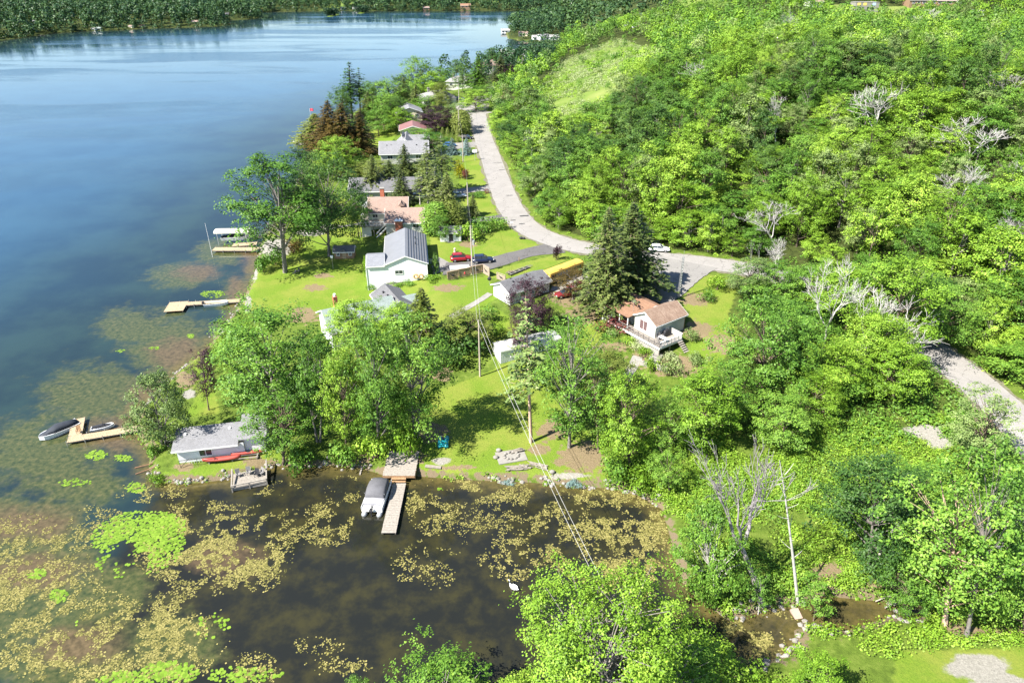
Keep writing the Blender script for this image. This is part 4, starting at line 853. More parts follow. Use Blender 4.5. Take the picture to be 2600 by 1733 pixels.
# ---------------------------------------------------------------- fence panels
FB=M('fence_cedar',(.36,.25,.16),.8,.35,3); FG=M('fence_pale',(.30,.24,.185),.75,.2,3)
def fpanel(label,p,q,z,h,mat,orn):
    p=Vector((*p,0));q=Vector((*q,0)); L=(q-p).length; a=math.atan2(q.y-p.y,q.x-p.x)
    t=thing('fence_panel',label,'fence',(p.x,p.y,z),a)
    nb=int(h/.2)
    for k in range(nb): mobj('board',BOARDS.setdefault((round(L,1),mat.name),MB().box(0.05,L-.05,-.02,.02,0,.185).mesh('board',mat)),t,(0,(k%2)*.012,.12+k*.2))
    for x in (0,L): mobj('post',POSTS.setdefault(mat.name,MB().box(-.07,.07,-.07,.07,-.4,1).mesh('post',mat)),t,(x,0,h-.82))
    MB().box(0,L,-.08,.08,h+.12,h+.17).build('cap_rail',mat,t)
    m=MB()
    if orn=='bird': m.ball((L/2,-.08,h*.55),.28,8,5,(1.3,.25,.6)).beam((L/2-.6,-.08,h*.75),(L/2+.1,-.08,h*.5),.12,.05).beam((L/2-.05,-.08,h*.5),(L/2+.5,-.08,h*.45),.1,.05).build('ornament',DARK,t)
    elif orn=='red': m.ball((L/2,-.08,h*.5),.22,8,5,(.6,.3,1.4)).build('ornament',RED,t)
BOARDS={};POSTS={}
fa,fb_=G(1137,714),G(1224,695); fl=lambda k:(fa[0]+(fb_[0]-fa[0])*k,fa[1]+(fb_[1]-fa[1])*k)
fpanel('brown board fence panel with dark ornament, leftmost beside the driveway',fl(0),fl(.31),fa[2]+.1,1.8,FB,'bird')
fpanel('brown board fence panel with a red ornament, in the middle of the run of three',fl(.33),fl(.66),fa[2]+.2,1.8,FB,'red')
fpanel('brown board fence panel behind the utility pole at the right end of the run',fl(.69),fl(1),fa[2]+.3,1.8,FB,'bird')
a=G(1226,694);b=G(1243,703); fpanel('pale angled fence panel with a bird shape, left side of the garden opening',a[:2],b[:2],a[2],1.9,FG,'bird')
a=G(1262,709);b=G(1283,716); fpanel('pale low fence panel with a bird shape, right side of the garden opening',a[:2],b[:2],a[2],1.4,FG,'bird')
# hoop frame
x,y,z=G(1320,688); t=thing('boat_trailer_frame','low frame of pale rails lying on the grass by the garden beds','frame',(x,y,z),.75); m=MB()
m.beam((-3.4,-.6,.35),(3.4,-.25,.4),.09).beam((-3.4,.6,.35),(3.4,.25,.4),.09)
for k in range(5): m.beam((-2.8+k*1.3,-.6,.35),(-2.8+k*1.3,.6,.35),.07)
m.build('rail',WOODG,t); MB().box(-3,2.6,-.45,.45,.02,.2).build('bed',DARK,t)
# ---------------------------------------------------------------- vehicles
def loftx(secs):   # secs: x, halfw, zb, zt, bevel
    out=[]
    for x,w,zb,zt,bv in secs:
        out.append([(x,-w,zb+bv),(x,-w+bv*.6,zb),(x,w-bv*.6,zb),(x,w,zb+bv),(x,w,zt-bv),(x,w-bv,zt),(x,-w+bv,zt),(x,-w,zt-bv)])
    return out
def paint(n,c): return M('car_paint_'+n,c,.22,.03,.5,spec=.7)
LAMP=M('lamp_glass',(.7,.7,.68),.15,.1,3,spec=.8); TAIL=M('tail_lamp',(.4,.02,.02),.2,.1,3,spec=.8); RIM=M('alloy_rim',(.55,.55,.56),.3,.1,4,metal=.8)
def car(name,label,p,rz,pm,kind='suv',cat='car'):
    t=thing(name,label,cat,p,rz); L,Wd=4.6,.92; h=1.66 if kind=='suv' else 1.42; b=.95 if kind=='suv' else .82
    MB().loft(loftx([(-2.3,.78,.42,b-.12,.12),(-2.18,.88,.28,b,.12),(-1.2,Wd,.26,b+.03,.1),(.6,Wd,.26,b+.02,.1),(1.7,.89,.28,b-.06,.12),(2.15,.82,.3,b-.18,.14),(2.32,.68,.4,b-.3,.1)])).build('body',pm,t,True)
    bk=-2.0 if kind=='suv' else -1.75
    MB().loft([[(bk,-.78,b-.04),(bk,.78,b-.04),(1.05,.78,b-.04),(1.05,-.78,b-.04)],[(bk+.32,-.64,h-.07),(bk+.32,.64,h-.07),(.2,.64,h-.07),(.2,-.64,h-.07)]]).build('window',GLASS,t)
    MB().loft([[(bk+.26,-.66,h-.08),(bk+.26,.66,h-.08),(.24,.66,h-.08),(.24,-.66,h-.08)],[(bk+.4,-.58,h),(bk+.4,.58,h),(.12,.58,h),(.12,-.58,h)]]).build('roof',pm,t)
    m=MB()
    for s in (-1,1):
        for (x1,x2) in ((1.05,.2),(-.35,-.35),(bk,bk+.32)): m.beam((x1,s*.785,b-.02),(x2,s*.655,h-.05),.07,.03)
    m.build('pillar',pm,t)
    wm=CARW.setdefault('t',MB().ycyl((0,0,0),.34,.24,16).mesh('wheel',TYRE)); rm=CARW.setdefault('r',MB().ycyl((0,0,0),.2,.26,10).mesh('rim',RIM))
    for x in (-1.4,1.4):
        for y in (-.82,.82): w=mobj('wheel',wm,t,(x,y,.34)); mobj('rim',rm,w)
    for y in (-.6,.6):
        MB().box(2.16,2.3,y-.18,y+.18,b-.36,b-.22).build('headlight',LAMP,t); MB().box(-2.29,-2.2,y-.14,y+.14,b-.3,b-.1).build('tail_light',TAIL,t)
        s=1 if y>0 else -1; MB().box(.75,.92,s*.93,s*1.08,b,b+.14).build('mirror',pm,t)
    return t
CARW={}
def gz(px,py,d=.1): x,y,z=G(px,py); return (x,y,z+d)
def atg(x,y,d=.12): return (x,y,hz(x,y)+d)
car('parked_suv','red SUV with black roof parked beside the dark blue SUV',atg(-10.9,136.4),math.radians(10),paint('red',(.24,.012,.016)))
car('parked_suv','dark blue SUV parked in front of the red SUV by the fence',atg(-6.2,135.2),math.radians(8),paint('navy',(.012,.017,.045)))
car('parked_suv','white SUV parked behind the brown-roofed house',gz(1066,505),math.radians(12),paint('white',(.72,.74,.76)))
car('parked_car','white car standing on the road behind the tall spruces',gz(1672,638,.15),math.radians(-8),paint('white',(.72,.74,.76)),'sedan')
car('parked_car','pale car half hidden by trees on the neighbour driveway',gz(1163,501),math.radians(5),paint('silver',(.5,.52,.54)),'sedan')
car('parked_car','black car parked near the blue spruces by the road',gz(1186,353),math.radians(-10),paint('black',(.02,.02,.025)),'sedan')
car('parked_car','blue car tucked behind the left blue spruce',gz(1142,372),math.radians(10),paint('blue',(.05,.15,.35)),'sedan')
car('parked_suv','left dark blue car of the two in the upper parking area',gz(1163,256),1.75,paint('navy',(.012,.017,.045)))
car('parked_suv','right grey-blue car of the two in the upper parking area',gz(1175,258),1.65,paint('slate',(.12,.14,.2)))
OX=paint('oxblood',(.15,.018,.018))
car('old_car','rounded dark red old car parked by the low white house',gz(1437,752),math.radians(200),OX,'sedan')
car('old_car','dark red car behind the pink smoke tree, nearer the bus',gz(1468,733),math.radians(190),OX,'sedan')
# school bus
bx0=Vector((6.5,122.6)); bx1=Vector((14.9,130.2)); bc=(bx0+bx1)/2; ba=math.atan2((bx1-bx0).y,(bx1-bx0).x)
YEL=M('bus_yellow',(.50,.32,.07),.4,.08,1,dirt=(.5,.3,.04)); t=thing('school_bus','long yellow school bus parked between the low white house and the tall spruces','bus',(bc.x,bc.y,hz(bc.x,bc.y)+.1),ba)
bs=lambda x,w=1.2,zt=3.0:[(x,-w,.75),(x,w,.75),(x,w,2.35),(x,w*.93,2.72),(x,w*.6,zt-.06),(x,0,zt),(x,-w*.6,zt-.06),(x,-w*.93,2.72),(x,-w,2.35)]
MB().loft([bs(-5.5,1.1,2.9),bs(-5.35),bs(3.9),bs(4.1,1.12,2.9)]).build('body',YEL,t); MB().loft(loftx([(4.1,1.0,.7,1.75,.15),(5.2,.95,.7,1.65,.2),(5.6,.8,.75,1.45,.2)])).build('hood',YEL,t)
wmsh=MB().box(-.28,.28,-.01,.01,-.3,.3).mesh('window',GLASS)
for s in (-1,1):
    for k in range(11): mobj('window',wmsh,t,(-4.8+k*.78,s*1.215,2.05))
    m=MB(); [m.box(-5.3,3.9,s*1.22-.012,s*1.22+.012,z,z+.07) for z in (1.0,1.25,1.55)]; m.build('side_stripe',DARK,t)
for x in (-3.2,4.4):
    for y in (-1.05,1.05): w=mobj('wheel',MB().ycyl((0,0,0),.5,.3,16).mesh('wheel',TYRE),t,(x,y,.5)); mobj('rim',MB().ycyl((0,0,0),.25,.33,10).mesh('rim',YEL),w)
MB().box(4.1,4.14,-.95,.95,1.8,2.55).build('windscreen',GLASS,t)
# white flat trailer behind the fence
SNOW2=M('dull_white',(.45,.45,.44),.6,.1,1); t=thing('utility_trailer','white tub trailer parked between the two SUVs and the fence','trailer',atg(-10.8,130.6),math.radians(10))
MB().box(-2,2,-.9,.9,.45,.95).build('tub',SNOW2,t); MB().box(-1.92,1.92,-.82,.82,.955,.97).build('cover',CREAM,t); MB().beam((2,-.3,.5),(3.2,0,.5),.08).beam((2,.3,.5),(3.2,0,.5),.08).build('drawbar',GREYM,t)
for y in (-.98,.98): mobj('wheel',MB().ycyl((0,0,0),.3,.16,14).mesh('wheel',TYRE),t,(-.2,y,.3))
# ---------------------------------------------------------------- boats and docks
def hull(th,L,Wd,D,mat,name='hull',bow=.35,flat=.7,n=10,fl=.12):
    """open hull, bow at +x"""
    o=[];i_=[]
    for k in range(n+1):
        u=k/n; x=-L/2+L*u; w=Wd/2*(1 if u<1-bow else math.sqrt(max(0.0008,1-((u-(1-bow))/bow)**2)))*(1-.1*(1-u)); z=D+fl*u*u*2; kz=0 if u<.75 else (u-.75)*D*1.3
        o.append([(x,-w,z),(x,-w*flat,kz+.08),(x,0,kz),(x,w*flat,kz+.08),(x,w,z)]); i_.append([(x,-w*.88,z),(x,-w*.7*flat,kz+.2),(x,0,kz+.14),(x,w*.7*flat,kz+.2),(x,w*.88,z)])
    v=[p for s in o for p in s]+[p for s in i_ for p in s]; m=(n+1)*5; f=[]
    for k in range(n):
        for j in range(4): a=k*5+j; f.append((a,a+5,a+6,a+1)); b=m+k*5+j; f.append((b,b+1,b+6,b+5))
        for j in (0,4): a=k*5+j; f.append((a,a+m,a+m+5,a+5) if j==0 else (a,a+5,a+m+5,a+m))
    f+=[(0,1,2,3,4)[::-1],(m,m+1,m+2,m+3,m+4),(0,m,m+4,4)]
    return MB().add(v,f).build(name,mat,th,False)
def outboard(t,x,y=0,z=.5,mat=DARK):
    MB().loft([[(x-.25,y-.16,z+.25),(x+.12,y-.16,z+.25),(x+.12,y+.16,z+.25),(x-.25,y+.16,z+.25)],[(x-.32,y-.2,z+.5),(x+.15,y-.2,z+.5),(x+.15,y+.2,z+.5),(x-.32,y+.2,z+.5)],[(x-.22,y-.13,z+.72),(x+.08,y-.13,z+.72),(x+.08,y+.13,z+.72),(x-.22,y+.13,z+.72)]]).box(x-.12,x+.02,y-.06,y+.06,z-.6,z+.25).build('outboard_motor',mat,t)
# pontoon boat (bow away from the camera)
pa=G(938,1330);t=thing('pontoon_boat','pontoon boat with charcoal canvas top moored beside the narrow dock','boat',(-17.2,66.6,0),math.radians(86)); 
for y in (-.95,.95):
    s=[[(x,y+r*math.cos(a)*.36,.12+r*math.sin(a)*.36) for a in [k*6.283/10 for k in range(10)]] for x,r in ((-3.2,.6),(-3.0,1),(2.4,1),(2.9,.75),(3.25,.15))]
    MB().loft(s).build('pontoon',GREYM,t,True)
MB().box(-2.75,2.7,-1.28,1.28,.46,.56).build('deck',CREAM,t)
CANV=M('charcoal_canvas',(.10,.10,.11),.8,.15,1.5,.3); cs=[]
for x,h,w in ((-1.0,1.0,1.28),(-.9,1.85,1.22),(.2,2.1,1.25),(1.4,2.0,1.22),(2.2,1.7,1.1),(2.6,.9,1.0)):
    cs.append([(x,-w,.6),(x,-w,.6+(h-.6)*.8),(x,-w*.8,h),(x,0,h+.1),(x,w*.8,h),(x,w,.6+(h-.6)*.8),(x,w,.6)])
MB().loft(cs).build('canvas_top',CANV,t,True); MB().loft([[(-2.1,-1.2,.6),(-2.1,1.2,.6),(-2.1,1.2,1.1),(-2.1,0,1.2),(-2.1,-1.2,1.1)],[(-1.05,-1.25,.6),(-1.05,1.25,.6),(-1.05,1.25,1.2),(-1.05,0,1.28),(-1.05,-1.25,1.2)]]).build('tonneau_cover',M('grey_canvas',(.25,.25,.27),.7,.1,2),t)
m=MB(); [m.box(-2.72,2.68,s*1.29-.02,s*1.29+.02,.56,1.1) for s in (-1,1)]; m.build('side_panel',SNOW,t)
m=MB(); [m.box(-2.7,-2.15,y-.5,y+.5,.56,.95) for y in (-.68,.68)]; m.build('stern_seat',SNOW,t)
m=MB(); [m.beam((-.95,s*1.25,1.85),(-.3,s*1.3,.6),.04) for s in (-1,1)]; m.build('bimini_frame',GREYM,t); outboard(t,-3.0)
DLEG=MB().cyl((0,0,0),.045,2.0,6).mesh('leg',GREYM)
def dock(name,label,pts,z,mat,pl=.2,legs=True,gap=.02,cat='dock',wob=.01):
    """pts: list of (x0,y0,x1,y1,width) runs; boards across each run"""
    t=thing(name,label,cat,(pts[0][0],pts[0][1],z)); ox,oy=pts[0][0],pts[0][1]; m=MB(); fr=MB(); lg=MB()
    for ri,(x0,y0,x1,y1,w) in enumerate(pts):
        d=Vector((x1-x0,y1-y0,0)); L=d.length; d/=L; a=math.atan2(d.y,d.x); nn=int(L/pl); pw=L/nn
        for k in range(nn):
            c=Vector((x0-ox,y0-oy,0))+d*(k+.5)*pw; m.obox((c.x,c.y,.03*ri*.5+rnd.uniform(-wob,wob)),(pw-gap,w*rnd.uniform(.99,1.01),.05),a+rnd.uniform(-.004,.004))
        nrm=Vector((-d.y,d.x,0))
        for s in (-1,1):
            p=Vector((x0-ox,y0-oy,-.12))+nrm*s*(w/2-.08); fr.beam(p,p+d*L,.06,.16)
            k=0
            while k<=L and legs: q=p+d*k+nrm*s*.12; mobj('leg',DLEG,t,(q.x,q.y,-z-1.2)) if legs else 0; k+=max(2.2,L/4)
    m.build('planks',mat,t,kind='stuff'); fr.build('frame',WOODG,t)
    return t
dock('lake_dock','L-shaped light wooden dock with an aluminium boat tied alongside, on the open lake',[(*P(612,762,.5)[:2],*P(455,772,.5)[:2],1.5),(*P(455,766,.5)[:2],*P(440,790,.5)[:2],3.6)],.5,WOODN)
dock('point_dock','long pale plank dock with a brown chair, running out from the willow',[(*P(352,1086,.5)[:2],*P(172,1116,.5)[:2],1.5),(*P(190,1110,.52)[:2],*P(200,1062,.52)[:2],1.7)],.5,WOODN)
dk2=dock('narrow_dock','narrow weathered dock beside the pontoon boat',[(-14.75,69.2,-14.75,60.3,1.75)],.45,WOODG,.42,False,.03)
MB().box(-.9,.9,-8.6,-.3,-.45,-.1).build('float',DARK,dk2)
t=thing('dock_platform','wide weathered plank platform at the pond edge above the narrow dock','deck',(-14.9,72.4,.95)); m=MB()
for k in range(20): mobj('plank',BOARDS.setdefault('plat',MB().box(-2.15,2.1,-.12,.12,0,.05).mesh('plank',WOODG)),t,(rnd.uniform(-.04,.04),-2.2+k*.255,rnd.uniform(-.008,.008)))
MB().box(-2.1,2.05,-2.33,-2.27,-.35,.0).box(2.06,2.12,-2.3,2.8,-.5,.0).box(-2.16,-2.1,-2.3,2.8,-.5,.0).build('skirt',WOODB,t); MB().box(-.95,.95,-2.75,-2.36,-.28,-.22).box(-.95,.95,-3.1,-2.8,-.45,-.4).build('step',WOODB,t)
dock('far_dock','slim white dock reaching into the lake beyond the big maples',[(*P(815,380,.6)[:2],*P(748,358,.6)[:2],1.6)],.6,SNOW,.4)
# boat-lift dock
bd=[(*P(655,632,.6)[:2],*P(542,632,.6)[:2],2.2),(*P(652,618,.6)[:2],*P(590,622,.6)[:2],2.)]
dock('lift_dock','broad weathered dock under the canopied boat lift',bd,.6,WOODN,.22)
lx,ly,_=P(595,606,1.); t=thing('boat_lift','boat lift with a long white canopy over a covered boat','boat lift',(lx,ly,0),math.radians(3)); m=MB()
s=[[(x,-1.5*w,2.9),(x,-1.1*w,3.3),(x,0,3.42),(x,1.1*w,3.3),(x,1.5*w,2.9),(x,1.4*w,2.85),(x,0,3.3),(x,-1.4*w,2.85)] for x,w in ((-4.2,.9),(-4.0,1),(4.0,1),(4.2,.9))]
m.loft(s).build('canopy',M('canopy_cream',(.60,.58,.50),.6,.05,1),t,True); m=MB()
for x in (-3.4,3.4):
    for y in (-1.5,1.5): MB().box(x-.06,x+.06,y-.06,y+.06,-1,2.9).build('post',GREYM,t)
t=thing('covered_boat','motorboat with black cover hanging on the lift under the white canopy','boat',(lx,ly,.7),math.radians(3)); hull(t,6,2.2,.9,SNOW); MB().loft([[(-2.9,-.95,.92),(-2.9,.95,.92),(-2.9,0,1.1)],[(0,-1,1.0),(0,1,1.0),(0,0,1.6)],[(2.6,-.2,1.15),(2.6,.2,1.15),(2.6,0,1.25)]]).build('cover',DARK,t)
fx,fy,_=P(540,652,0); t=thing('flagpole','thin white pole standing in the water at the outer end of the lift dock','pole',(fx,fy,-1)); MB().cyl((0,0,0),.05,9.2,8,.03).build('shaft',SNOW,t)
fx,fy,_=P(791,312,0); t=thing('flagpole','small flag on a pole at the shore beside the rusty cedars','flag',(fx,fy,0)); MB().cyl((0,0,0),.06,6,8,.04).build('shaft',SNOW,t); m=MB()
vs=[(.05+.3*k,.12*math.sin(k*1.3),z) for k in range(6) for z in (4.9,5.9)]; m.add(vs,[(2*k,2*k+2,2*k+3,2*k+1) for k in range(5)]).build('flag',RED,t)
# bowrider with black cover at the point dock
t=thing('covered_speedboat','white-edged speedboat under a black cover moored at the end of the point dock','boat',(*P(152,1098,.0)[:2],-.12),math.radians(232)); hull(t,6.2,2.5,.95,SNOW,bow=.55); t.scale=(.85,.85,.85)
s=[[(x,-w,1.0+.02*x),(x,-w*.5,zt*.9+.1),(x,0,zt),(x,w*.5,zt*.9+.1),(x,w,1.0+.02*x)] for x,w,zt in ((-3.0,1.05,1.1),(-1.6,1.12,1.55),(0,1.15,1.9),(1.,1.1,1.6),(2.2,.72,1.25),(2.9,.15,1.15))]
MB().loft(s).build('cover',M('black_cover',(.03,.035,.045),.7,.15,2),t,True)
t=thing('jet_ski','white and black jet ski tied beside the long plank dock','jet ski',(*P(262,1089,0)[:2],0),math.radians(20)); hull(t,3.1,1.15,.5,SNOW,bow=.5); MB().loft([[(-1.3,-.25,.5),(-1.3,.25,.5),(-1.3,.18,.75),(-1.3,-.18,.75)],[(.1,-.28,.5),(.1,.28,.5),(.1,.2,.85),(.1,-.2,.85)],[(1.1,-.3,.55),(1.1,.3,.55),(1.1,.12,.75),(1.1,-.12,.75)]]).build('seat',DARK,t); MB().beam((.2,-.4,1.05),(.2,.4,1.05),.05).beam((.2,0,.8),(.2,0,1.05),.08).build('handlebar',DARK,t)
t=thing('rowing_boat','white aluminium fishing boat with bench seats tied to the L-shaped dock','boat',(*P(550,775,0)[:2],-.05),math.radians(8)); hull(t,4.6,1.6,.62,M('boat_aluminium',(.66,.68,.70),.4,.06,1)); 
for x in (-1.3,-.1,1.1): MB().box(x-.16,x+.16,-.66,.66,.42,.48).build('bench',GREYM,t)
outboard(t,-2.4,0,.35)
t=thing('canoe','red canoe resting upside down on a low rack by the boathouse','canoe',(-39.3,73.2,hz(-39.3,73.2)+.45),math.radians(10)); CAN=M('canoe_red',(.30,.055,.042),.45,.12,1.2); n=12; s=[]
for k in range(n+1):
    u=-1+2*k/n; w=.46*math.sqrt(max(.003,1-u*u)); hh=.36+.12*u*u
    s.append([(u*2.5,-w,0),(u*2.5,-w*.85,hh*.6),(u*2.5,-w*.35,hh),(u*2.5,w*.35,hh),(u*2.5,w*.85,hh*.6),(u*2.5,w,0)])
MB().loft(s).build('hull',CAN,t,True)
t=thing('kayak','long red kayak lying behind the canoe against the boathouse','kayak',(-36.2,74.5,hz(-36.2,74.5)+.45),math.radians(11)); s=[]
for k in range(n+1):
    u=-1+2*k/n; w=.32*math.sqrt(max(.003,1-u*u)); s.append([(u*2.2,-w,.1),(u*2.2,-w*.5,.3),(u*2.2,w*.5,.3),(u*2.2,w,.1),(u*2.2,w*.5,-.05),(u*2.2,-w*.5,-.05)])
MB().loft(s).build('hull',CAN,t,True); MB().ball((.1,0,.3),.3,10,4,(1.2,.7,.15)).build('cockpit',DARK,t)
t=thing('canoe_rack','low timber rack under the red canoe','rack',(-38.,73.5,hz(-38.,73.5)),math.radians(10)); MB().box(-3.2,3.4,-.3,-.2,.3,.4).box(-3.2,3.4,.4,.5,.3,.4).build('rail',WOODG,t); m=MB()
for x in (-3,0,3.2): m.box(x-.06,x+.06,-.32,.52,0,.3)
m.build('leg',WOODG,t)
p=G(700,1092); t=thing('canoe','second red canoe lying among the trees above the boathouse roof line','canoe',(*p[:2],p[2]+.1),.25)
s=[]
for k in range(n+1):
    u=-1+2*k/n; w=.42*math.sqrt(max(.003,1-u*u)); s.append([(u*2.3,-w,0),(u*2.3,-w*.8,.25),(u*2.3,0,.4),(u*2.3,w*.8,.25),(u*2.3,w,0)])
MB().loft(s).build('hull',CAN,t,True)
# pedal boat
TEAL=M('teal_plastic',(.015,.24,.27),.4,.1,1.2); x,y,z=G(1126,1124); t=thing('pedal_boat','teal plastic pedal boat lying on the lawn near the pond','pedal boat',(x,y,z),math.radians(92))
for y_ in (-.48,.48): MB().loft(loftx([(-1.2,.26,.0,.42,.08),(.9,.28,.0,.42,.1),(1.25,.18,.12,.36,.06)])).build('float',TEAL,t,True).location=(0,y_,0)
MB().box(-1.1,.8,-.3,.3,.2,.3).build('floor',TEAL,t); m=MB(); [m.obox((-.75,y_,.6),(.12,.42,.5),ry=-.25) for y_ in (-.35,.35)]; m.build('backrest',TEAL,t); MB().box(-1.0,-.3,-.62,.62,.42,.48).build('seat',TEAL,t); MB().box(.3,.5,-.12,.12,.3,.6).build('pedal_box',DARK,t)
# floating deck with rails and chairs in the pond
fc=P(593,1218,.5); t=thing('floating_deck','weathered floating deck with rails and folding chairs by the grassy point','deck',(-34.6,70.1,.55),math.radians(17))
for k in range(13): mobj('plank',BOARDS.setdefault('fd',MB().box(-2.1,2.1,-.1,.1,-.03,.02).mesh('plank',WOODG)),t,(0,-1.35+k*.23,rnd.uniform(-.01,.01)))
MB().beam((-2.15,-1.7,.35),(-2.15,1.6,.75),.16).beam((2.15,-1.5,.35),(2.15,2.4,.75),.16).beam((-2.15,-1.6,.5),(2.15,-1.45,.5),.14).beam((-2.15,-1.6,.1),(2.15,-1.45,.1),.1).build('rail',WOODG,t)
MB().box(-2.1,2.1,-1.5,1.5,-.45,-.08).build('float',WOODG,t); m=MB()
for x,y_ in ((-2.15,-1.6),(0,-1.5),(2.15,-1.45),(-2.15,1.5),(2.15,2.3)): MB().box(x-.07,x+.07,y_-.07,y_+.07,-1.2,.5).build('post',WOODG,t)
for i,(x,y_,r,l) in enumerate(((-1.4,.7,.3,'folding chair at the left back corner of the floating deck'),(-.1,.8,.1,'flat lounger in the middle of the floating deck'),(.9,.1,-.4,'dark folding chair near the right rail of the floating deck'),(1.5,.2,-.8,'pale folding chair closest to the right rail of the floating deck'))): chair(l,loc(t,x,y_,.02),math.radians(17)+r,PCH if i!=2 else DARK)
chair('brown chair standing on the corner of the long plank dock',(*P(201,1098,.55)[:2],.55),.3,WOODB)
for i,(a,b_,l) in enumerate(((G(388,1178),P(343,1190,-.1),'upper rusty pipe track running from the point into the water'),(G(392,1188),P(345,1206,-.1),'lower rusty pipe track running from the point into the water'))):
    tag(MB().beam((0,0,.15),(b_[0]-a[0],b_[1]-a[1],b_[2]-a[2]+.2),.09).build('launch_rail',M('rusty_pipe',(.22,.12,.07),.8,.3,3),loc=(a[0],a[1],a[2])),l,'rail')
# small yard things
def post(name,label,cat,px,py,h,r=.05,mat=WOODG): x,y,z=G(px,py); t=thing(name,label,cat,(x,y,z)); MB().cyl((0,0,-.1),r,h,8).build('post',mat,t); return t
t=post('bird_house','white bird house on a thin post left of the playhouse','bird house',846,682,2.6); MB().box(-.2,.2,-.15,.15,2.5,2.85).build('house_box',SNOW,t); MB().add([(-.3,-.22,2.83),(.3,-.22,2.83),(.3,.22,2.83),(-.3,.22,2.83),(-.3,0,3.1),(.3,0,3.1)],[(0,1,5,4),(2,3,4,5),(0,4,3),(1,2,5)]).build('roof',WHITE,t)
t=post('satellite_dish','dark satellite dish on a short post behind the low white house','satellite dish',1243,724,1.2,.04,GREYM); MB().ball((0,0,0),.42,12,6,(1,.35,1)).build('dish',DARK,t,True,loc=(0,0,1.4))
for i,(px,py,l) in enumerate(((748,697,'left lounge chair on the shore lawn near the leaning tree'),(757,692,'right lounge chair on the shore lawn near the leaning tree'))): x,y,z=G(px,py); chair(l,(x,y,z),-.9,M('lounge_dark',(.08,.08,.09),.7,.2,3))
x,y,z=G(1155,640); t=thing('garden_ornament','small pale stone ornament on the lawn in front of the shed','ornament',(x,y,z)); MB().cyl((0,0,0),.3,.5,10,.22).ball((0,0,.75),.28,10,6).build('body',M('pale_stone',(.5,.42,.3),.9,.2,4),t)
x,y,z=G(1323,607); t=thing('rubbish_bin','black rubbish bag and bin at the roadside lawn corner','bin',(x,y,z)); MB().ball((0,0,.3),.45,9,6,(1,.8,.7)).build('bag',DARK,t); MB().ball((.6,-.1,.25),.35,9,6,(1,.8,.8)).build('bag',DARK,t)
t=post('mailbox','white mailbox on a post beside the road at the hedge end','mailbox',1299,578,1.2,.05,WOODG); MB().box(-.3,.3,-.14,.14,1.1,1.4).build('box',SNOW,t)
t=post('basketball_hoop','white basketball board on a pole beside the road lawn','basketball hoop',1206,408,3.0,.06,GREYM); MB().box(-.7,.7,-.05,.0,2.6,3.5).build('backboard',SNOW,t)
x,y,z=G(1236,491); t=thing('red_ball_shrub','clipped dark red ball shrub at the driveway corner','shrub',(x,y,z)); 
res=bush(200,1.3,1.5,700,.12); V,F_,tt=res[0]; c_=np.array([0,0,.65]); d=norm(rng.normal(size=(len(V)//4,3))); V=V.reshape(-1,4,3); cen=V.mean(1,keepdims=True); V=(V-cen)+(c_+d*.62*(.9+.15*rng.random((len(d),1))))[:,None,:]; mobj('crown',npmesh('crown',V.reshape(-1,3),F_,LEAF['red'],tt),t); MB().cyl((0,0,0),.05,.5,6).build('stem',BARK,t)
post('garden_post','short dark post beside the asphalt driveway edge','post',1318,663,1.0,.07,WOODB)
x,y,z=G(1298,1158); t=thing('fire_pit','stone slab fire pit with a ring of branches on the pond lawn','fire pit',(x,y,z+.02),.25); MB().box(-2.0,2.0,-1.3,1.3,-.1,.06).build('slab',CONC,t)
for k in range(11): a=k*.571; mobj('stone',BOARDS.setdefault('st',MB().ball((0,0,0),.24,7,5,(1,.8,.7)).mesh('stone',STONE)),t,(1.0*math.cos(a),.75*math.sin(a),.15))
def logpile(label,px,py,n,L,s,rz,mat):
    x,y,z=G(px,py); t=thing('branch_pile',label,'wood pile',(x,y,z),rz)
    for k in range(n): MB().beam((rnd.uniform(-s,s)-L/2*rnd.uniform(.5,1),rnd.uniform(-s,s)*.6,.08+.25*rnd.random()),(rnd.uniform(-s,s)+L/2*rnd.uniform(.5,1),rnd.uniform(-s,s)*.6,.08+.3*rnd.random()),.1+.06*rnd.random(),None,5).build('branch',mat,t)
PALEW=M('pale_cut_wood',(.22,.195,.165),.85,.2,3)
logpile('pile of bleached branches left of the overhead wires on the pond lawn',1320,1188,18,2.6,.9,.1,PALEW); logpile('pile of split pale logs under the overhead wires near the reeds',1366,1184,18,1.8,.9,-.4,PALEW); logpile('grey branches heaped on the stone slab of the fire pit',1312,1146,12,2.0,.6,.3,PALEW)
logpile('tangle of grey driftwood on the creek bank',2270,1520,16,3.,1.4,.3,M('driftwood',(.4,.36,.31),.9,.2,3)); logpile('dark logs lying at the creek edge beside the yellow weed',1960,1655,3,7,.4,.35,BARKG)
for i,(px,py,l) in enumerate(((1266,1145,'grey boulder alone on the pond lawn'),(1259,1163,'small brown boulder on the lawn below the grey one'),(1402,1200,'white boulder at the reed edge'))):
    x,y,z=G(px,py); tag(MB().ball((0,0,.2),.4,9,6,(1,.8,.7)).build('boulder',STONE,loc=(x,y,z),smooth=True),l,'rock')
x,y,z=G(2022,1572); t=thing('culvert_slab','pinkish flat slab standing on the creek bank below the white birch','slab',(x,y,z+.2),.2); MB().obox((0,0,.3),(.9,1.6,.25),rx=.3).build('slab',M('pink_stone',(.33,.24,.2),.9,.15,2),t)
x,y,z=G(1010,1215); tag(MB().box(-.1,.1,-1.,1.,0,.3).build('timber_sill',WOODG,loc=G(918,1195)),'short upright timber at the pond edge left of the platform','timber')
tag(MB().obox((0,0,.12),(2.2,.5,.14),-.15).build('timber_sill',PALEW,loc=G(1100,1186)),'pale plank lying on the bank right of the platform','timber')
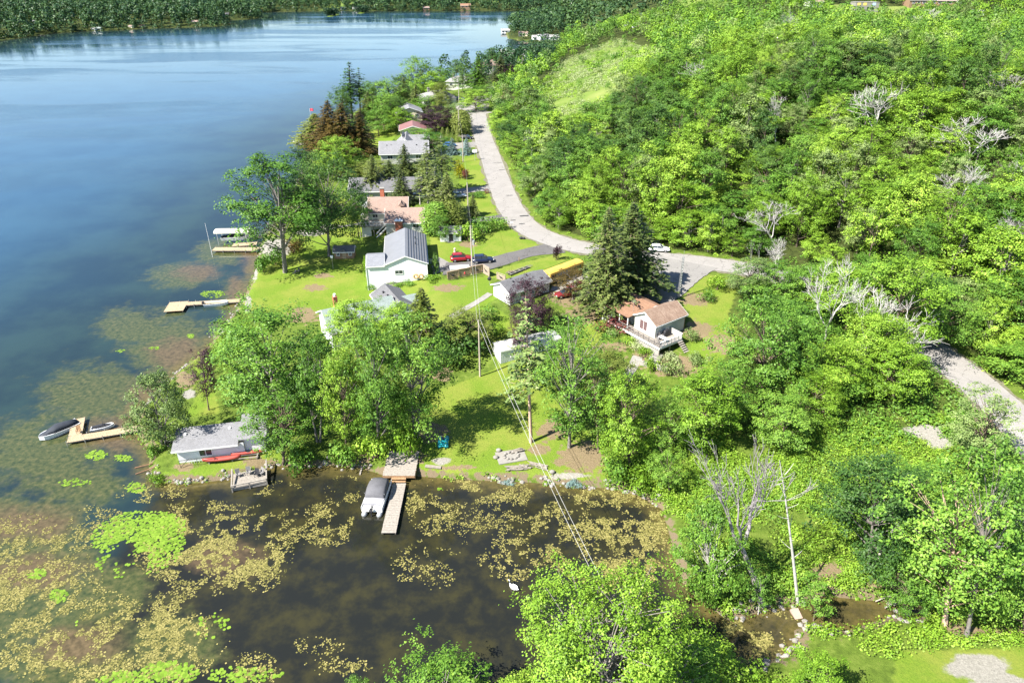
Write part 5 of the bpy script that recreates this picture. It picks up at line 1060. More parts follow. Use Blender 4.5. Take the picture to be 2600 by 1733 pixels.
t=thing('garden_steps','stone landing and steps below the cottage deck','steps',G(1668,905),-.5)
for k in range(4): mobj('step',BOARDS.setdefault('gs',MB().box(-.9,.9,-.35,.35,0,.16).mesh('step',CONC)),t,(0,-k*.75,.3-k*.16))
MB().box(-2.6,2.8,-3.2,-2.9,-.5,.35).build('retaining_wall',STONEW,t)
# swan
sx,sy,_=P(1303,1492,0); SW=M('swan_white',(.8,.8,.78),.7,.04,3); t=thing('swan','white swan swimming alone on the dark pond','swan',(sx,sy,0),math.radians(140))
s=[[(x,w*math.cos(a),z+h*math.sin(a)) for a in [k*6.283/10 for k in range(10)]] for x,w,h,z in ((-.78,.02,.02,.34),(-.6,.12,.1,.27),(-.3,.25,.2,.17),(.05,.28,.24,.16),(.3,.2,.19,.18),(.42,.1,.12,.25),(.50,.065,.07,.38),(.52,.05,.05,.55),(.50,.045,.045,.72),(.56,.055,.055,.82),(.66,.05,.05,.82),(.74,.03,.025,.79))]
MB().loft(s).build('body',SW,t,True); MB().loft([[(.73,-.025,.775),(.73,.025,.775),(.73,.0,.81)],[(.86,-.01,.76),(.86,.01,.76),(.86,0,.775)]]).build('beak',M('beak_orange',(.55,.2,.03),.5,.1,3),t)
for s_ in (-1,1): MB().ball((-.12,s_*.22,.26),.3,10,6,(1.3,.28,.5)).build('wing',SW,t,True)
# ---------------------------------------------------------------- utility poles and wires
POLEM=M('pole_wood',(.36,.31,.26),.9,.2,4); WIREM=M('wire_pale',(.38,.38,.36),.6,.05,3)
def upole(label,px,py,tpy,arm=False,tr=False,sink=0):
    x,y,z=G(px,py); zt=ztop(px,tpy,y); t=thing('utility_pole',label,'utility pole',(x,y,z-sink)); H=zt-z+sink
    MB().cyl((0,0,-.3),.16,H+.3,10,.11).build('shaft',POLEM,t)
    if arm:
        MB().box(-1.2,1.2,-.06,.06,H-.5,-.38+H).build('crossarm',POLEM,t)
    for xx in ((-1.,1.) if arm else (0,)): MB().cyl((xx,0,H-.38 if arm else H),.05,.18,6).build('insulator',DARK,t)
    if tr: MB().cyl((.45,-.1,H*.62),.26,.9,12).build('transformer',GREYM,t); MB().box(.05,.3,-.1,0,H*.68,H*.75).build('bracket',DARK,t)
    return Vector((x,y,z-sink+H))
pD=upole('dark wooden utility pole rising from the trees below the garden path',1219,955,812); pC=upole('grey utility pole with transformer standing at the driveway fence',1199,697,572,tr=True)
pB=upole('slim utility pole in front of the row of pines by the hedge driveway',1189,556,463); pA=upole('utility pole with crossarm behind the yellow shrub',1176,412,342,arm=True)
pX=upole('leaning pale pole near the row of slim cedars',1166,345,275); pY=upole('tall pole beside the upper parking area',1166,272,212); pZ=upole('utility pole in front of the tan-roofed house',1252,203,156); pW=upole('farthest utility pole against the lake',1326,180,128)
ex,ey=P(1530,1492,11.5)[:2]; pE=Vector((ex,ey,11.5)); t=thing('utility_pole','utility pole buried in the crown of the big foreground tree','utility pole',(ex,ey,.5)); MB().cyl((0,0,-.3),.16,11,10,.11).build('shaft',POLEM,t)
def wire(a,b,sag,label,off=0,n=16,r=.018,g=None):
    a=Vector(a)+Vector((off,0,0));b=Vector(b)+Vector((off,0,0)); pts=[(a+(b-a)*k/n)-Vector((0,0,4*sag*(k/n)*(1-k/n))) for k in range(n+1)]; p0=pts[0]
    v,f=tubes([([tuple(p-p0) for p in pts],[r]*(n+1))],5); tag(mobj('overhead_wire',npmesh('overhead_wire',v,f,WIREM),loc=p0),label,'wire',g)
wire(pC,pD,.5,'left of the two wires from the transformer pole down to the dark pole',-.25); wire(pC,pD,.5,'right of the two wires from the transformer pole down to the dark pole',.25)
wire(pD,pE,1.0,'left of the pair of pale wires crossing the pond',-.25,24,.022); wire(pD,pE,1.1,'right of the pair of pale wires crossing the pond',.3,24,.022)
for a,b,l in ((pC,pB,'wire between the transformer pole and the pine-row pole'),(pB,pA,'wire between the pine-row pole and the crossarm pole'),(pA,pX,'wire between the crossarm pole and the pole by the slim cedars'),(pX,pY,'wire from the slim cedars pole to the upper parking pole')): wire(a,b,.5,l)
# ---------------------------------------------------------------- hero trees  (kind, base px, crown top px, crown width px)
bw=BARKW; bg=BARKG
TL=[
('twin0',722,690,690,372,200,'tall airy maple with pale leaning trunk beside the boat lift dock','mid',bg),
('maple0',836,650,838,372,170,'dark full maple with a forked trunk on the lawn behind the playhouse','dark',bg),
('maple1',770,560,775,365,100,'dark green tree squeezed between the two big lakeside maples','dark',None),
('maple2',862,452,855,337,88,'round yellow-green maple at the lakeside behind the dark maple','lime',None),
('maple3',910,600,905,470,80,'leafy maple left of the brown-roofed house deck','mid',None),
('spruce1',803,372,800,290,80,'olive cedar at the lake edge, leftmost of the rusty group','olive',None),
('spruce0',838,388,848,258,86,'rusty brown cedar with the tallest tip beside the lake','rust',None),
('spruce2',872,395,880,266,86,'rusty brown cedar right of the tallest rusty one','rust',None),
('spruce1',915,392,922,285,66,'short rusty cedar at the lawn edge','rust',None),
('sparse0',893,300,888,158,62,'sparse dark tree spiking highest above the lake shore','dark',bg),('sparse1',915,295,915,172,44,'thin ragged tree just right of the sparse spiking one','dark',bg),
('ash2',952,300,952,200,60,'dark leafy tree in the middle of the lakeside belt','dark',None),('maple0',990,300,985,192,74,'full dark green tree in the lakeside belt beside the lake','mid',None),
('spruce0',1028,290,1025,200,56,'dark conifer in front of the lakeside belt','spruce',None),('maple1',1050,262,1070,138,66,'tall bright tree top standing above the lakeside belt at its right','mid',None),
('maple2',1100,258,1098,176,62,'yellow-green spreading tree right of the tall bright one','lime',None),('maple3',962,345,955,272,60,'round green maple on the lawn left of the yellow house','mid',None),('maple2',1018,332,1012,268,60,'bright green tree behind the yellow house roof','lime',None),
('maple0',1082,300,1082,236,64,'green tree in front of the hip-roofed house','mid',None),('maple1',1125,262,1120,205,50,'olive tree right of the hip-roofed house','olive',None),('maple0',1175,235,1172,158,40,'dark round tree beside the chimney bungalow','dark',None),
('spruce1',1215,238,1215,142,50,'slender bright conifer left of the dark pines','mid',None),('maple3',1255,190,1258,132,42,'dark rounded tree against the lake near the far grey house','dark',None),('spruce2',1272,215,1272,142,52,'dark pine behind the tan-roofed house','spruce',None),('maple2',1290,215,1295,160,44,'purple-brown tree near the far grey house','purple',None),
('maple1',1209,282,1205,222,60,'bright round tree at the fork of the road','lime',None),('maple3',1232,262,1228,212,50,'green bushy tree behind the road fork','mid',None),
('maple0',1108,335,1108,262,72,'big round purple-leaved beech between the yellow house and the slim cedars','purple',None),
('ash1',1160,330,1158,255,50,'grey-green tree left of the roadside cedar','grey',None),('cone0',1172,340,1172,275,40,'olive pointed cedar at the edge of the road','olive',None),
('maple3',1068,372,1062,318,66,'low leafy tree in front of the slim cedars','mid',None),('maple1',1100,390,1098,330,60,'leafy tree at the right corner of the grey bungalow','mid',None),
('sparse0',1088,515,1083,362,56,'thin pine with long bare pale trunk right of the grey bungalow','spruce',bw),('sparse1',1123,492,1120,345,62,'thin pine with bare trunk, tallest in the row by the road','spruce',bw),('sparse1',1067,520,1063,435,34,'short dead-looking pine trunk behind the brown roof','spruce',bw),('sparse0',1107,545,1105,425,58,'ragged pine in front of the white SUV','spruce',bw),
('spruce0',948,512,945,395,58,'dark full spruce left of the brown house chimney','spruce',None),('spruce1',990,500,988,408,54,'dark spruce right of the brown house chimney','spruce',None),('spruce2',1030,480,1026,368,56,'pointed spruce rising in front of the grey bungalow roof','spruce',None),('spruce0',1022,522,1015,430,50,'bushy spruce behind the brown roof ridge','spruce',None),
('maple0',905,455,900,400,70,'pale olive bushy tree behind the left spruce','olive',None),('maple1',965,455,962,398,76,'olive leafy tree between the spruces and the grey bungalow','olive',None),('maple2',1060,470,1058,402,60,'pale olive tree right of the pointed spruce','olive',None),('maple3',870,440,862,352,30,'white-blossomed small tree left of the grey bungalow','pale',None),
('spruce1',1137,560,1135,440,56,'loose spruce at the edge of the hedge driveway','spruce',None),('cone0',1105,592,1108,505,56,'dense green cedar beside the brown-roofed house','mid',None),('cone1',1145,582,1145,500,60,'olive cedar in front of the pine row','olive',None),('maple1',1120,610,1118,540,50,'green bush-like tree left of the white shed','mid',None),
('bspruce',1148,392,1147,350,28,'left of the two small blue spruces by the driveway','blue',None),('bspruce',1184,392,1184,350,28,'right of the two small blue spruces, nearer the road','blue',None),('bspruce',1201,550,1200,492,32,'small blue-green spruce on the roadside lawn','spruce',None),
('spruce0',1605,744,1605,520,165,'taller dark spruce in front of the cottage apron','spruce',None),('spruce1',1537,792,1545,535,128,'left spruce with bare lower trunk beside the cottage','spruce',None),
('ash0',1455,760,1460,668,85,'pink-grey smoke tree in front of the school bus','rust',bg),
('maple0',1340,850,1352,684,110,'dark purple-leaved maple beside the low white house','purple',None),('maple3',1322,905,1320,770,60,'shaded purple tree below the low white house','purple',None),
('sparse1',1348,1122,1330,758,120,'very tall tree with a long bare pinkish trunk on the pond lawn','grey',M('bark_pink',(.48,.33,.25),.9,.2,3)),
('locust0',1445,1135,1450,775,170,'feathery light green tree right of the tall bare trunk','mid',bg),('locust1',1435,985,1430,820,100,'light green tree beside the mobile home','mid',bg),('ash2',1520,1140,1500,880,110,'green tree in shade right of the feathery one','mid',None),
('maple1',1600,1180,1575,920,150,'bright green maple on the bank left of the dead tree','lime',None),('maple2',1790,1130,1780,912,180,'broad lime-green maple below the cottage garden','lime',None),('ash1',1700,1160,1690,990,90,'narrow leafy tree between the two bright bank maples','mid',None),
('spruce1',1068,905,1078,735,110,'pointed conifer-like tree on the lawn behind the tall maples','olive',None),
('twin1',1055,1112,1062,765,190,'tall maple with pale trunk left of the pond lawn','mid',bg),('maple0',960,1150,950,775,150,'tall layered maple left of the platform','mid',bg),('maple3',880,1150,870,860,120,'yellow-green maple behind the pontoon boat','lime',None),
('maple1',700,1080,680,738,262,'largest maple of the point, standing over the green-roofed house','mid',bg),('maple2',640,1005,600,790,140,'left part maple of the point group above the boathouse','lime',bg),('twin0',810,1120,800,830,130,'maple with tangled bare limbs in the middle of the point','mid',bg),('locust1',720,1180,712,960,140,'leafy tree dipping towards the pond right of the boathouse','mid',None),
('ash0',530,1040,520,868,70,'dark purple tree on the shore between the lawns','purple',None),('maple3',525,970,535,870,40,'small dark purple tree at the lake edge','purple',None),
('willow0',415,1130,402,918,140,'silvery green willow at the base of the long plank dock','grey',bg),
('maple0',1940,1010,1925,715,200,'big domed maple right of the cottage garden','mid',None),('maple1',2270,905,2290,622,200,'big bright maple near the shaded road','lime',None),('maple2',2270,1010,2265,840,150,'low spreading maple overhanging the shaded road','lime',None),('maple3',2035,1075,2115,925,130,'yellow-tipped maple in the green thicket','lime',None),('maple0',2060,1000,2055,870,140,'mid green maple under the fallen dead limbs','mid',None),
('locust1',2490,1185,2500,965,150,'grey-green tree beside the lower road','grey',None),('maple2',2208,1440,2212,1105,235,'large dark round-headed maple above the creek','dark',bg),('locust0',2400,1585,2420,1130,240,'tall tree with thick pale trunk at the right of the creek','mid',M('bark_pink',(.48,.33,.25),.9,.2,3)),('ash2',2455,1612,2520,1060,200,'leaning tree with shaggy trunk at the right edge','mid',bg),('maple3',2560,1400,2570,1150,170,'leafy tree cut by the right edge above the creek','mid',None),('maple1',2600,1600,2610,1340,180,'green tree crown at the right edge near the gravel patch','mid',None),
('willow0',1820,1512,1770,1235,170,'shaggy green tree with white trunk on the creek bank','mid',bw),('birchl',1925,1560,1930,1430,60,'thin green sapling beside the white birch','mid',bw),('birchl',2065,1580,2068,1440,80,'hanging green tree beside the white birch','mid',None),('ash0',1700,1250,1690,1120,90,'green tree at the pond edge left of the dead tree','mid',None),
('maple1',1985,1140,1985,970,150,'green thicket tree above the dead tree','mid',None),('ash1',2330,1350,2340,1150,130,'mid green tree right of the dark round maple','mid',None),('maple0',2290,1560,2320,1360,130,'leafy tree leaning over the creek','mid',None),
]
for k,bx,by,tx,ty,w,l,lf,bk in TL: T(k,bx,by,tx,ty,w*(1.25 if by<600 and k!='bspruce' else 1.0),l,lf,bk)
for i,(px,n_) in enumerate(((1124,'first'),(1137,'second'),(1150,'third'),(1162,'fourth'))): T('spire',px,362,px,322,11,'slim column cedar, %s from the left in the row of four'%n_,'olive')
for k,bx,by,tx,ty,w,l,lf in (('maple2',2010,905,2000,745,150,'broad maple hiding the road behind the domed maple','mid'),('maple0',2125,1000,2120,880,150,'low maple below the fallen dead limbs, left of the overhanging one','mid'),('maple3',2215,960,2205,760,140,'rounded maple left of the big bright maple','lime'),('maple1',2380,880,2370,690,140,'mid green maple at the far edge of the shaded road','mid'),('maple2',2080,1010,2160,840,150,'low maple under the fan of dead limbs','lime'),('maple0',1975,770,1975,650,130,'green maple closing off the road bend behind the thin white stems','mid'),('maple3',2060,800,2060,650,140,'second green maple screening the road, behind the dead crown','mid'),('maple2',2150,835,2145,655,140,'lime maple screening the road behind the fan of dead limbs','lime'),('twin0',2230,860,2215,640,140,'twin-stemmed maple at the road left of the big bright maple','mid'),('ash1',1905,760,1900,640,90,'grey-green tree among the thin white stems','grey'),
 ('ash2',1190,880,1185,770,110,'pale leafy tree below the garden path','olive'),('maple3',905,905,905,735,130,'crown left of the dark outbuilding roof','lime'),('maple2',1010,900,1000,755,120,'crown in front of the dark outbuilding','lime'),('maple1',1540,1000,1535,870,120,'olive bushy tree below the cottage lawn','olive'),('maple0',1850,1080,1850,890,120,'green tree between the garden and the thicket','mid')): T(k,bx,by,tx,ty,w*1.1,l,lf)
for k,bx,by,tx,ty,w,l,lf in (('maple1',870,320,868,215,50,'dark tree at the left end of the lakeside belt','dark'),('spruce0',935,310,935,235,48,'dark conifer in the lakeside belt left of the full green tree','spruce'),('maple0',975,330,970,232,62,'mid green tree below the lakeside belt','mid'),('maple3',1005,320,1002,238,60,'dark broadleaf behind the yellow house','dark'),('spruce2',1058,300,1056,215,46,'conifer behind the yellow house ridge','spruce'),('maple2',1120,300,1118,235,52,'olive tree left of the upper parking area','olive'),('spruce1',1140,320,1140,262,40,'blue-green conifer by the upper parking area','spruce'),('maple0',900,350,895,300,60,'shaded tree right behind the rusty cedars','dark'),('maple1',1255,160,1250,118,40,'dark tree at the water behind the road end','dark'),('maple2',1160,195,1155,148,36,'dark tree by the lake left of the chimney bungalow','dark'),('maple0',1120,215,1116,165,44,'green tree above the hip-roofed house','mid'),('maple3',1020,265,1016,185,54,'dark crown in the back row of the lakeside belt','dark'),('maple2',940,280,936,205,50,'dull green crown in the back row of the lakeside belt','mid')): T(k,bx,by,tx,ty,w*1.15,l,lf)
# foreground crowns
T('hero0',1538,1850,1545,1420,370,'huge bright green tree in the middle foreground','lime',bg,rz=.4)
T('maple0',1120,1900,1110,1640,300,'green tree crown rising at the bottom edge left of the huge tree','mid',bg); T('maple2',915,1900,915,1695,130,'small tree crown at the bottom edge near mid picture','mid'); T('willow0',1810,1760,1800,1610,200,'leafy tree filling the foreground beside the creek','lime'); T('maple3',1330,1880,1320,1690,170,'bright foliage top between the huge tree and the bottom edge','lime',bg)
T('locust0',1700,1800,1720,1590,170,'loose leafy tree right behind the huge foreground tree','mid',bg); T('ash1',2100,1800,2080,1640,150,'bushy tree at the bottom edge beside the leafy bank','lime')
# dead trees
def DT(k,bx,by,tx,ty,w,l,bk=None,tilt=None): T(k,bx,by,tx,ty,w,l,'mid',bk,tilt)
T('deadhero',1938,1535,1890,1092,225,'big leafless tree with purple-grey twigs by the creek','mid',BARKD,rz=HRZ)
x,y,z=G(2027,1532); zt=ztop(1995,1150,y); t=thing('birch_tree','white-barked dead birch stem beside the big leafless tree','tree',(x,y,z-.2)); hh_=zt-z; t.rotation_euler=(0,math.atan2((1995-1300)/F_PX*(y*CP-(zt-CAMH)*SP)-x,hh_),0); pb=[(curve((0,0,0),(-.5,.2,hh_),(.25,.1,0),9),np.linspace(.2,.03,9))]
for k in range(9): zz=hh_*(.35+.07*k); a=k*2.4; pb.append((curve((-.2,.1,zz),(-.2+1.1*math.cos(a),.1+1.1*math.sin(a),zz+.9),(0,0,-.2),5),np.linspace(.05,.015,5)))
v,f=tubes(pb,7); mobj('trunk',npmesh('trunk',v,f,DEADW,smooth=True),t)
for a in ((2212,1442,2275,1285,'left leaning bleached snag pole above the creek',.12),(2245,1460,2262,1350,'short bleached snag beside the leaning one',.02),(2236,1400,2236,1300,'bleached broken trunk behind the leaning snag',.25)):
    x,y,z=G(a[0],a[1]); zt=ztop(a[2],a[3],y); t=thing('dead_tree',a[4],'dead tree',(x,y,z-.2)); t.rotation_euler=(0,a[5],0); v,f=tubes([(curve((0,0,0),(0.3,.2,zt-z),(.2,.1,0),6),[.2,.17,.14,.11,.08,.05]),(curve((.1,.05,(zt-z)*.55),(.7,.3,(zt-z)*.8),(0,0,0),4),[.08,.06,.04,.02])],7); mobj('trunk',npmesh('trunk',v,f,BARKW,smooth=True),t)
DEADS=[('dead2',2085,900,2080,640,150,'bleached dead crown standing left of the fallen limbs',None),('dead0',2110,930,2180,690,190,'bleached fan of dead limbs leaning right over the maple',(0,.6)),('dead1',1960,640,1955,500,100,'pale dead tree at the edge of the hillside wood',None),('snag',1908,720,1912,600,30,'thin bare white stem, left of the pair by the road end',None),('snag',1928,720,1928,605,25,'thin bare white stem, right of the pair by the road end',None),('dead3',1968,722,1975,600,60,'forked white dead trunk behind the domed maple',None),
('dead1',2222,620,2232,540,90,'small dead tree in the middle of the wood',None),('dead0',2225,380,2230,192,150,'large white dead tree spreading above the hillside canopy',None),('dead3',2450,440,2460,290,140,'white dead tree with fine twigs on the upper right hillside',None),('dead1',1970,380,1968,230,60,'narrow dead tree in the middle hillside',None),('dead2',2578,700,2590,520,90,'bleached dead tree near the right edge of the wood',None),('dead0',2540,290,2540,170,90,'dead tree high on the right hillside',None),('dead3',2350,90,2345,20,60,'dead tree on the crest near the far lodge',None),('dead2',2010,120,2003,20,40,'dead forked top on the crest left of the building site',None),('dead1',1770,260,1765,150,70,'pale dead branches near the open meadow',None),('dead2',1650,380,1640,290,60,'grey dead crown among the trees by the road',None),('dead3',2440,560,2430,410,90,'dead tree behind the bright right-hand trees',None),('dead1',2600,520,2600,380,70,'dead branches at the right edge half way up',None),('dead2',2470,1450,2550,1240,130,'tangle of bleached dead limbs in the right creek tree',None),('dead0',1350,400,1338,330,46,'leaning dead white tree at the roadside wood edge',None)]
for k,bx,by,tx,ty,w,l,ti in DEADS: DT(k,bx,by,tx,ty,w*1.15,l,DEADW,ti)
# shrubs
SH=[(1190,610,1190,555,60,'round bright bush right of the white shed','lime'),(1228,592,1228,546,52,'dark hedge bush, left end of the roadside hedge','mid'),(1262,582,1262,544,50,'dark hedge bush, right end of the roadside hedge','mid'),(1216,500,1216,484,40,'low dark bush at the driveway mouth','mid'),(1168,452,1168,402,28,'golden yellow conifer bush beside the road lawn','yellow'),(1180,455,1182,425,20,'dark red bush behind the yellow one','red'),(1280,640,1280,608,1,'',''),
(1008,728,1008,712,34,'leafy hosta bush under the ledge of the white house, left one','mid'),(1038,724,1038,708,32,'leafy hosta bush under the ledge of the white house, middle one','mid'),(1096,712,1094,690,40,'rounded bush at the right corner of the white house','lime'),(1105,690,1103,640,28,'dark bushes along the right wall of the white house','dark'),(932,712,930,645,22,'climbing hedge at the left wall of the white house','lime'),(940,735,940,715,22,'low shrub at the left corner of the white house','mid'),
(1235,812,1232,765,50,'bush at the left corner of the low white house','mid'),(1262,845,1262,815,50,'rounded bush below the low white house','lime'),(1505,660,1500,640,40,'green bush at the nose of the school bus','mid'),
(1600,870,1600,850,36,'broad-leaved plant at the deck foot, left','lime'),(1615,885,1615,862,40,'pale silver plant under the deck railing','pale'),(1633,898,1632,872,38,'dense round bush at the deck corner','lime'),(1560,845,1555,820,44,'pale shrub beside the porch','grey'),(1755,865,1757,828,36,'round grey-green bush beside the cottage wall','grey'),(1700,915,1700,885,50,'leafy garden plant below the deck front','pale'),(1770,920,1772,885,50,'feathery grey-green shrub right of the deck','grey'),(1705,950,1705,905,50,'feathery silvery shrub by the garden steps','grey'),(1820,735,1820,688,46,'bright bush on the lawn right of the antenna tower','lime'),(1797,765,1797,730,40,'bush beside the apron lawn','mid'),(1860,730,1862,705,44,'white flowering bush on the lawn','pale'),
(1560,830,1555,790,80,'pink-leaved ornamental maple beside the porch','red'),(1655,938,1652,895,34,'round-headed dwarf tree by the garden steps','lime'),
(700,672,705,625,60,'bright shrub at the foot of the leaning tree','mid'),(670,690,668,640,50,'bright shrub on the rocky shore','mid'),(745,640,745,600,50,'reddish shrub near the stone patio','rust'),(400,1225,398,1195,44,'bright bush at the tip of the grassy point','lime'),(392,1155,390,1120,40,'dark glossy bush beside the boathouse','mid'),(610,1140,608,1115,36,'climbing plant against the boathouse wall','lime'),
(1035,1160,1030,1065,80,'bright leafy shrub right of the tall layered maple','lime'),(945,1165,940,1080,90,'leafy shrub bank above the platform','lime'),(870,1175,870,1100,80,'leafy shrub behind the pontoon boat','mid'),(760,1190,760,1120,80,'dark shrubs overhanging the pond','mid'),(1180,885,1190,800,120,'dark evergreen shrub mass left of the mobile home','dark'),(1130,930,1130,850,90,'dark green shrub behind the tall maples','dark'),
(1290,1228,1290,1212,30,'tuft of blue-green reeds at the pond edge, left','blue'),(1455,1235,1455,1210,36,'tuft of blue-green reeds at the pond edge, right','blue'),(1620,1240,1615,1170,90,'big leafy bush on the pond bank','lime'),(1560,1215,1560,1150,80,'bank shrub right of the earth patch','mid'),(1413,660,1415,615,20,'small purple-leaved sapling beside the driveway','purple')]
for i,(bx,by,tx,ty,w,l,lf) in enumerate(SH):
    if l: T('bush%d'%(i%3),bx,by,tx,ty,w,l,lf,cat='bush')
# ---------------------------------------------------------------- hillside forest
def clear(X,Y):
    return np.ones(len(X),bool)
N=42000; cx=rng.uniform(-60,520,N); cy=rng.uniform(20,640,N)
mrg=sdist(MEADOW,cx,cy); dh=sdist(HILLP,cx,cy); hh=heights(cx,cy); ppx,ppy=PX(cx,cy,hh+10)
ss=sdist(MAIN,cx,cy)
FLD=pxpoly([(2090,12),(2440,8),(2440,40),(2200,62),(2120,52)]); fld=sdist(FLD,cx,cy); FLD2=pxpoly([(1720,0),(1850,0),(1850,18),(1720,22)]); fld2=sdist(FLD2,cx,cy)
mkeep=(mrg<-3)|(rng.random(N)<.04)
ok=(ppx>-150)&(ppx<2750)&(ppy>-60)&(ppy<1300)&(ss>3)&mkeep&(fld<-2)&(fld2<-2)&(dh>5.5)
HX=[( *G(px,py)[:2],w) for px,py,w,*_ in FARH]
for hx,hy,w in HX: ok&=(np.hypot(cx-hx,cy-hy+w*.6)>w*.9)
ok&=(np.hypot(cx-G(2192,26)[0],cy-G(2192,26)[1])>24)
for (k_,bx_,by_,tx_,ty_,w_,l_,ti_) in DEADS:
    x_,y_,_=G(bx_,by_); ok&=~((np.abs(cx-x_)<4.5)&(cy<y_+2.5)&(cy>y_-9))
order=[i for i in np.nonzero(ok)[0]]; order.sort(key=lambda i:cy[i])
cell={}; chosen=[]
for i in order:
    x,y=cx[i],cy[i]; r=6.3 if y<300 else 6.8; edge=dh[i]<12; r=4.0 if edge else r
    k=(int(x//7),int(y//7)); good=True
    for a in (-1,0,1):
        for b in (-1,0,1):
            for q in cell.get((k[0]+a,k[1]+b),()):
                if math.hypot(cx[q]-x,cy[q]-y)<r: good=False;break
            if not good: break
        if not good: break
    if good: cell.setdefault(k,[]).append(i); chosen.append(i)
chosen.sort(key=lambda i:math.hypot(cx[i],cy[i]))
kn=fbm(cx,cy,26,5)
KL={'lime':'lime-green leafy tree in the dense woodland covering the hillside','mid':'mid-green leafy tree in the dense woodland covering the hillside','dark':'dark green leafy tree in the dense woodland covering the hillside','grey':'dusty grey-green tree in the dense woodland covering the hillside'}
nind=0; far=[]; CN={'lime':'lime-green leafy','mid':'mid-green leafy','dark':'dark green leafy','grey':'dusty grey-green'}
for i in chosen:
    x,y=float(cx[i]),float(cy[i]); r=rnd.random()*.55+kn[i]*.75-.1
    lf='dark' if r<.34 else 'mid' if r<.58 else 'grey' if r<.65 else 'lime'
    mf=.42 if mrg[i]>-3 else 1; H=rnd.uniform(9,17)*mf*(.6 if dh[i]<12 else 1); Wd=rnd.uniform(6.5,11)*mf**.6*(.7 if dh[i]<12 else 1)
    if nind<300 and y<420:
        k=rnd.choice(['wood0','wood1','wood2','wood3','maple1','ash0','wood1']); nind+=1
        zn='at the wood edge along the road verge' if dh[i]<14 else 'in the wood above the lower shaded road' if ppx[i]>2150 and ppy[i]>520 else 'high on the right-hand hillside' if ppx[i]>2100 else 'in the wood directly above the road bend' if ppy[i]>380 else 'on the upper slope near the bright meadow' if ppx[i]<1800 else 'in the middle of the wooded hillside'
        lb=CN[lf]+' tree '+zn
        plant(k,x,y,float(hh[i]),H,Wd,lb,lf,'group of '+lb.replace(' tree ',' trees '),bark=rnd.choice([BARK,BARK2,BARK2,BARKG]))
    else: far.append((x,y,float(hh[i]),H,Wd,lf))
# far-off woods as merged leaf masses
def merged(name,items,leafm,nleaf,leaf,cl=9,low=False):
    if not items: return
    A=np.array([(a[0],a[1],a[2],a[3],a[4]) for a in items]); n=len(A); C=[];Nn=[];Tn=[]
    Sz=[]
    for k in range(cl):
        az=rng.random(n)*6.283; t=rng.random(n)**.8; rr=A[:,4]*.5*np.sqrt(np.clip(1-(t*1.0)**2,0,1))*rng.random(n)**.5*.8; cc=np.stack([A[:,0]+rr*np.cos(az),A[:,1]+rr*np.sin(az),A[:,2]+A[:,3]*((.10+.8*t) if low else (.28+.62*t))],1)
        cr=A[:,4]*.22; m=nleaf//cl; d=norm(rng.normal(size=(n,m,3))+np.array([0,-.15,.5])); C.append((cc[:,None,:]+d*cr[:,None,None]*np.array([1,1,.75])).reshape(-1,3)); Nn.append(norm(d*.7+np.array([0,0,.5])+rng.normal(size=d.shape)*.4).reshape(-1,3))
        Tn.append((rng.random((n,1))*.5+rng.random((n,m))*.35).reshape(-1)); Sz.append(np.repeat(leaf*A[:,4]/8,m)*(.6+.8*rng.random(n*m)))
    C=np.concatenate(C);Nn=np.concatenate(Nn);Tn=np.concatenate(Tn);Sz=np.concatenate(Sz)
    pt=np.repeat(rng.random(n),1); 
    V,F=leafquads(C,Nn,Sz,.8); tag(mobj(name,npmesh(name,V,F,leafm,np.clip(Tn+.1,0,1))),kind='stuff')
for lf in ('lime','mid','dark','grey'):
    near=[a for a in far if a[5]==lf and a[1]<330]; dis=[a for a in far if a[5]==lf and a[1]>=330]
    merged('distant_woodland',near,LEAF[lf],500,.5,10); merged('distant_woodland',dis,LEAF[lf],180,.85,9)
# peninsula, mid distance and far shore woods
def scatter(n,x0,x1,y0,y1,fn,minr):
    X=rng.uniform(x0,x1,n); Y=rng.uniform(y0,y1,n); m=fn(X,Y); X,Y=X[m],Y[m]; g={}; out=[]
    for x,y in zip(X,Y):
        k=(int(x//minr),int(y//minr))
        if any(math.hypot(a-x,b-y)<minr for u in (-1,0,1) for v in (-1,0,1) for a,b in g.get((k[0]+u,k[1]+v),())): continue
        g.setdefault(k,[]).append((x,y)); out.append((x,y))
    return np.array(out)
def inview(X,Y,h=10):
    a,b=PX(X,Y,heights(X,Y)+h); return (a>-60)&(a<2660)&(b>-40)
def avoid(X,Y,k=1.0):
    m=np.ones(len(X),bool)
    for hx,hy,w in HX: m&=~((np.abs(X-hx)<w*k)&(Y<hy+w)&(Y>hy-w*2.2))
    return m
def fn_pen(X,Y): return (sdist(MAIN,X,Y)>4)&(sdist(HILLP,X,Y)<5)&(Y>400)&inview(X,Y)&avoid(X,Y)
pts=scatter(9000,-60,260,400,900,fn_pen,7.); H_=heights(pts[:,0],pts[:,1]); FA=[(x,y,float(z),rnd.uniform(11,17),rnd.uniform(8,11)) for (x,y),z in zip(pts,H_)]
merged('peninsula_woods',FA,LEAF['farl'],220,.9,9,True)
def fn_far2(X,Y): return (sdist(MAIN,X,Y)>6)&(Y>640)&inview(X,Y)&avoid(X,Y)&(fbm(X,Y,120,9)>.33)
pts=scatter(9000,0,1300,640,2300,fn_far2,13.); H_=heights(pts[:,0],pts[:,1]); merged('distant_woodland',[(x,y,float(z),rnd.uniform(12,18),rnd.uniform(12,17)) for (x,y),z in zip(pts,H_)],LEAF['farl'],90,1.3,6)
FS=FLDG[2:]
def nof(X,Y):
    m=np.ones(len(X),bool)
    for q in FS: m&=sdist(q,X,Y)<0
    return m
def fn_shore(X,Y):
    f=sdist(FAR,X,Y); return (f>.5)&(f<260)&inview(X,Y)&avoid(X,Y)&((fbm(X,Y,90,4)>.22)|(f<90))&nof(X,Y)
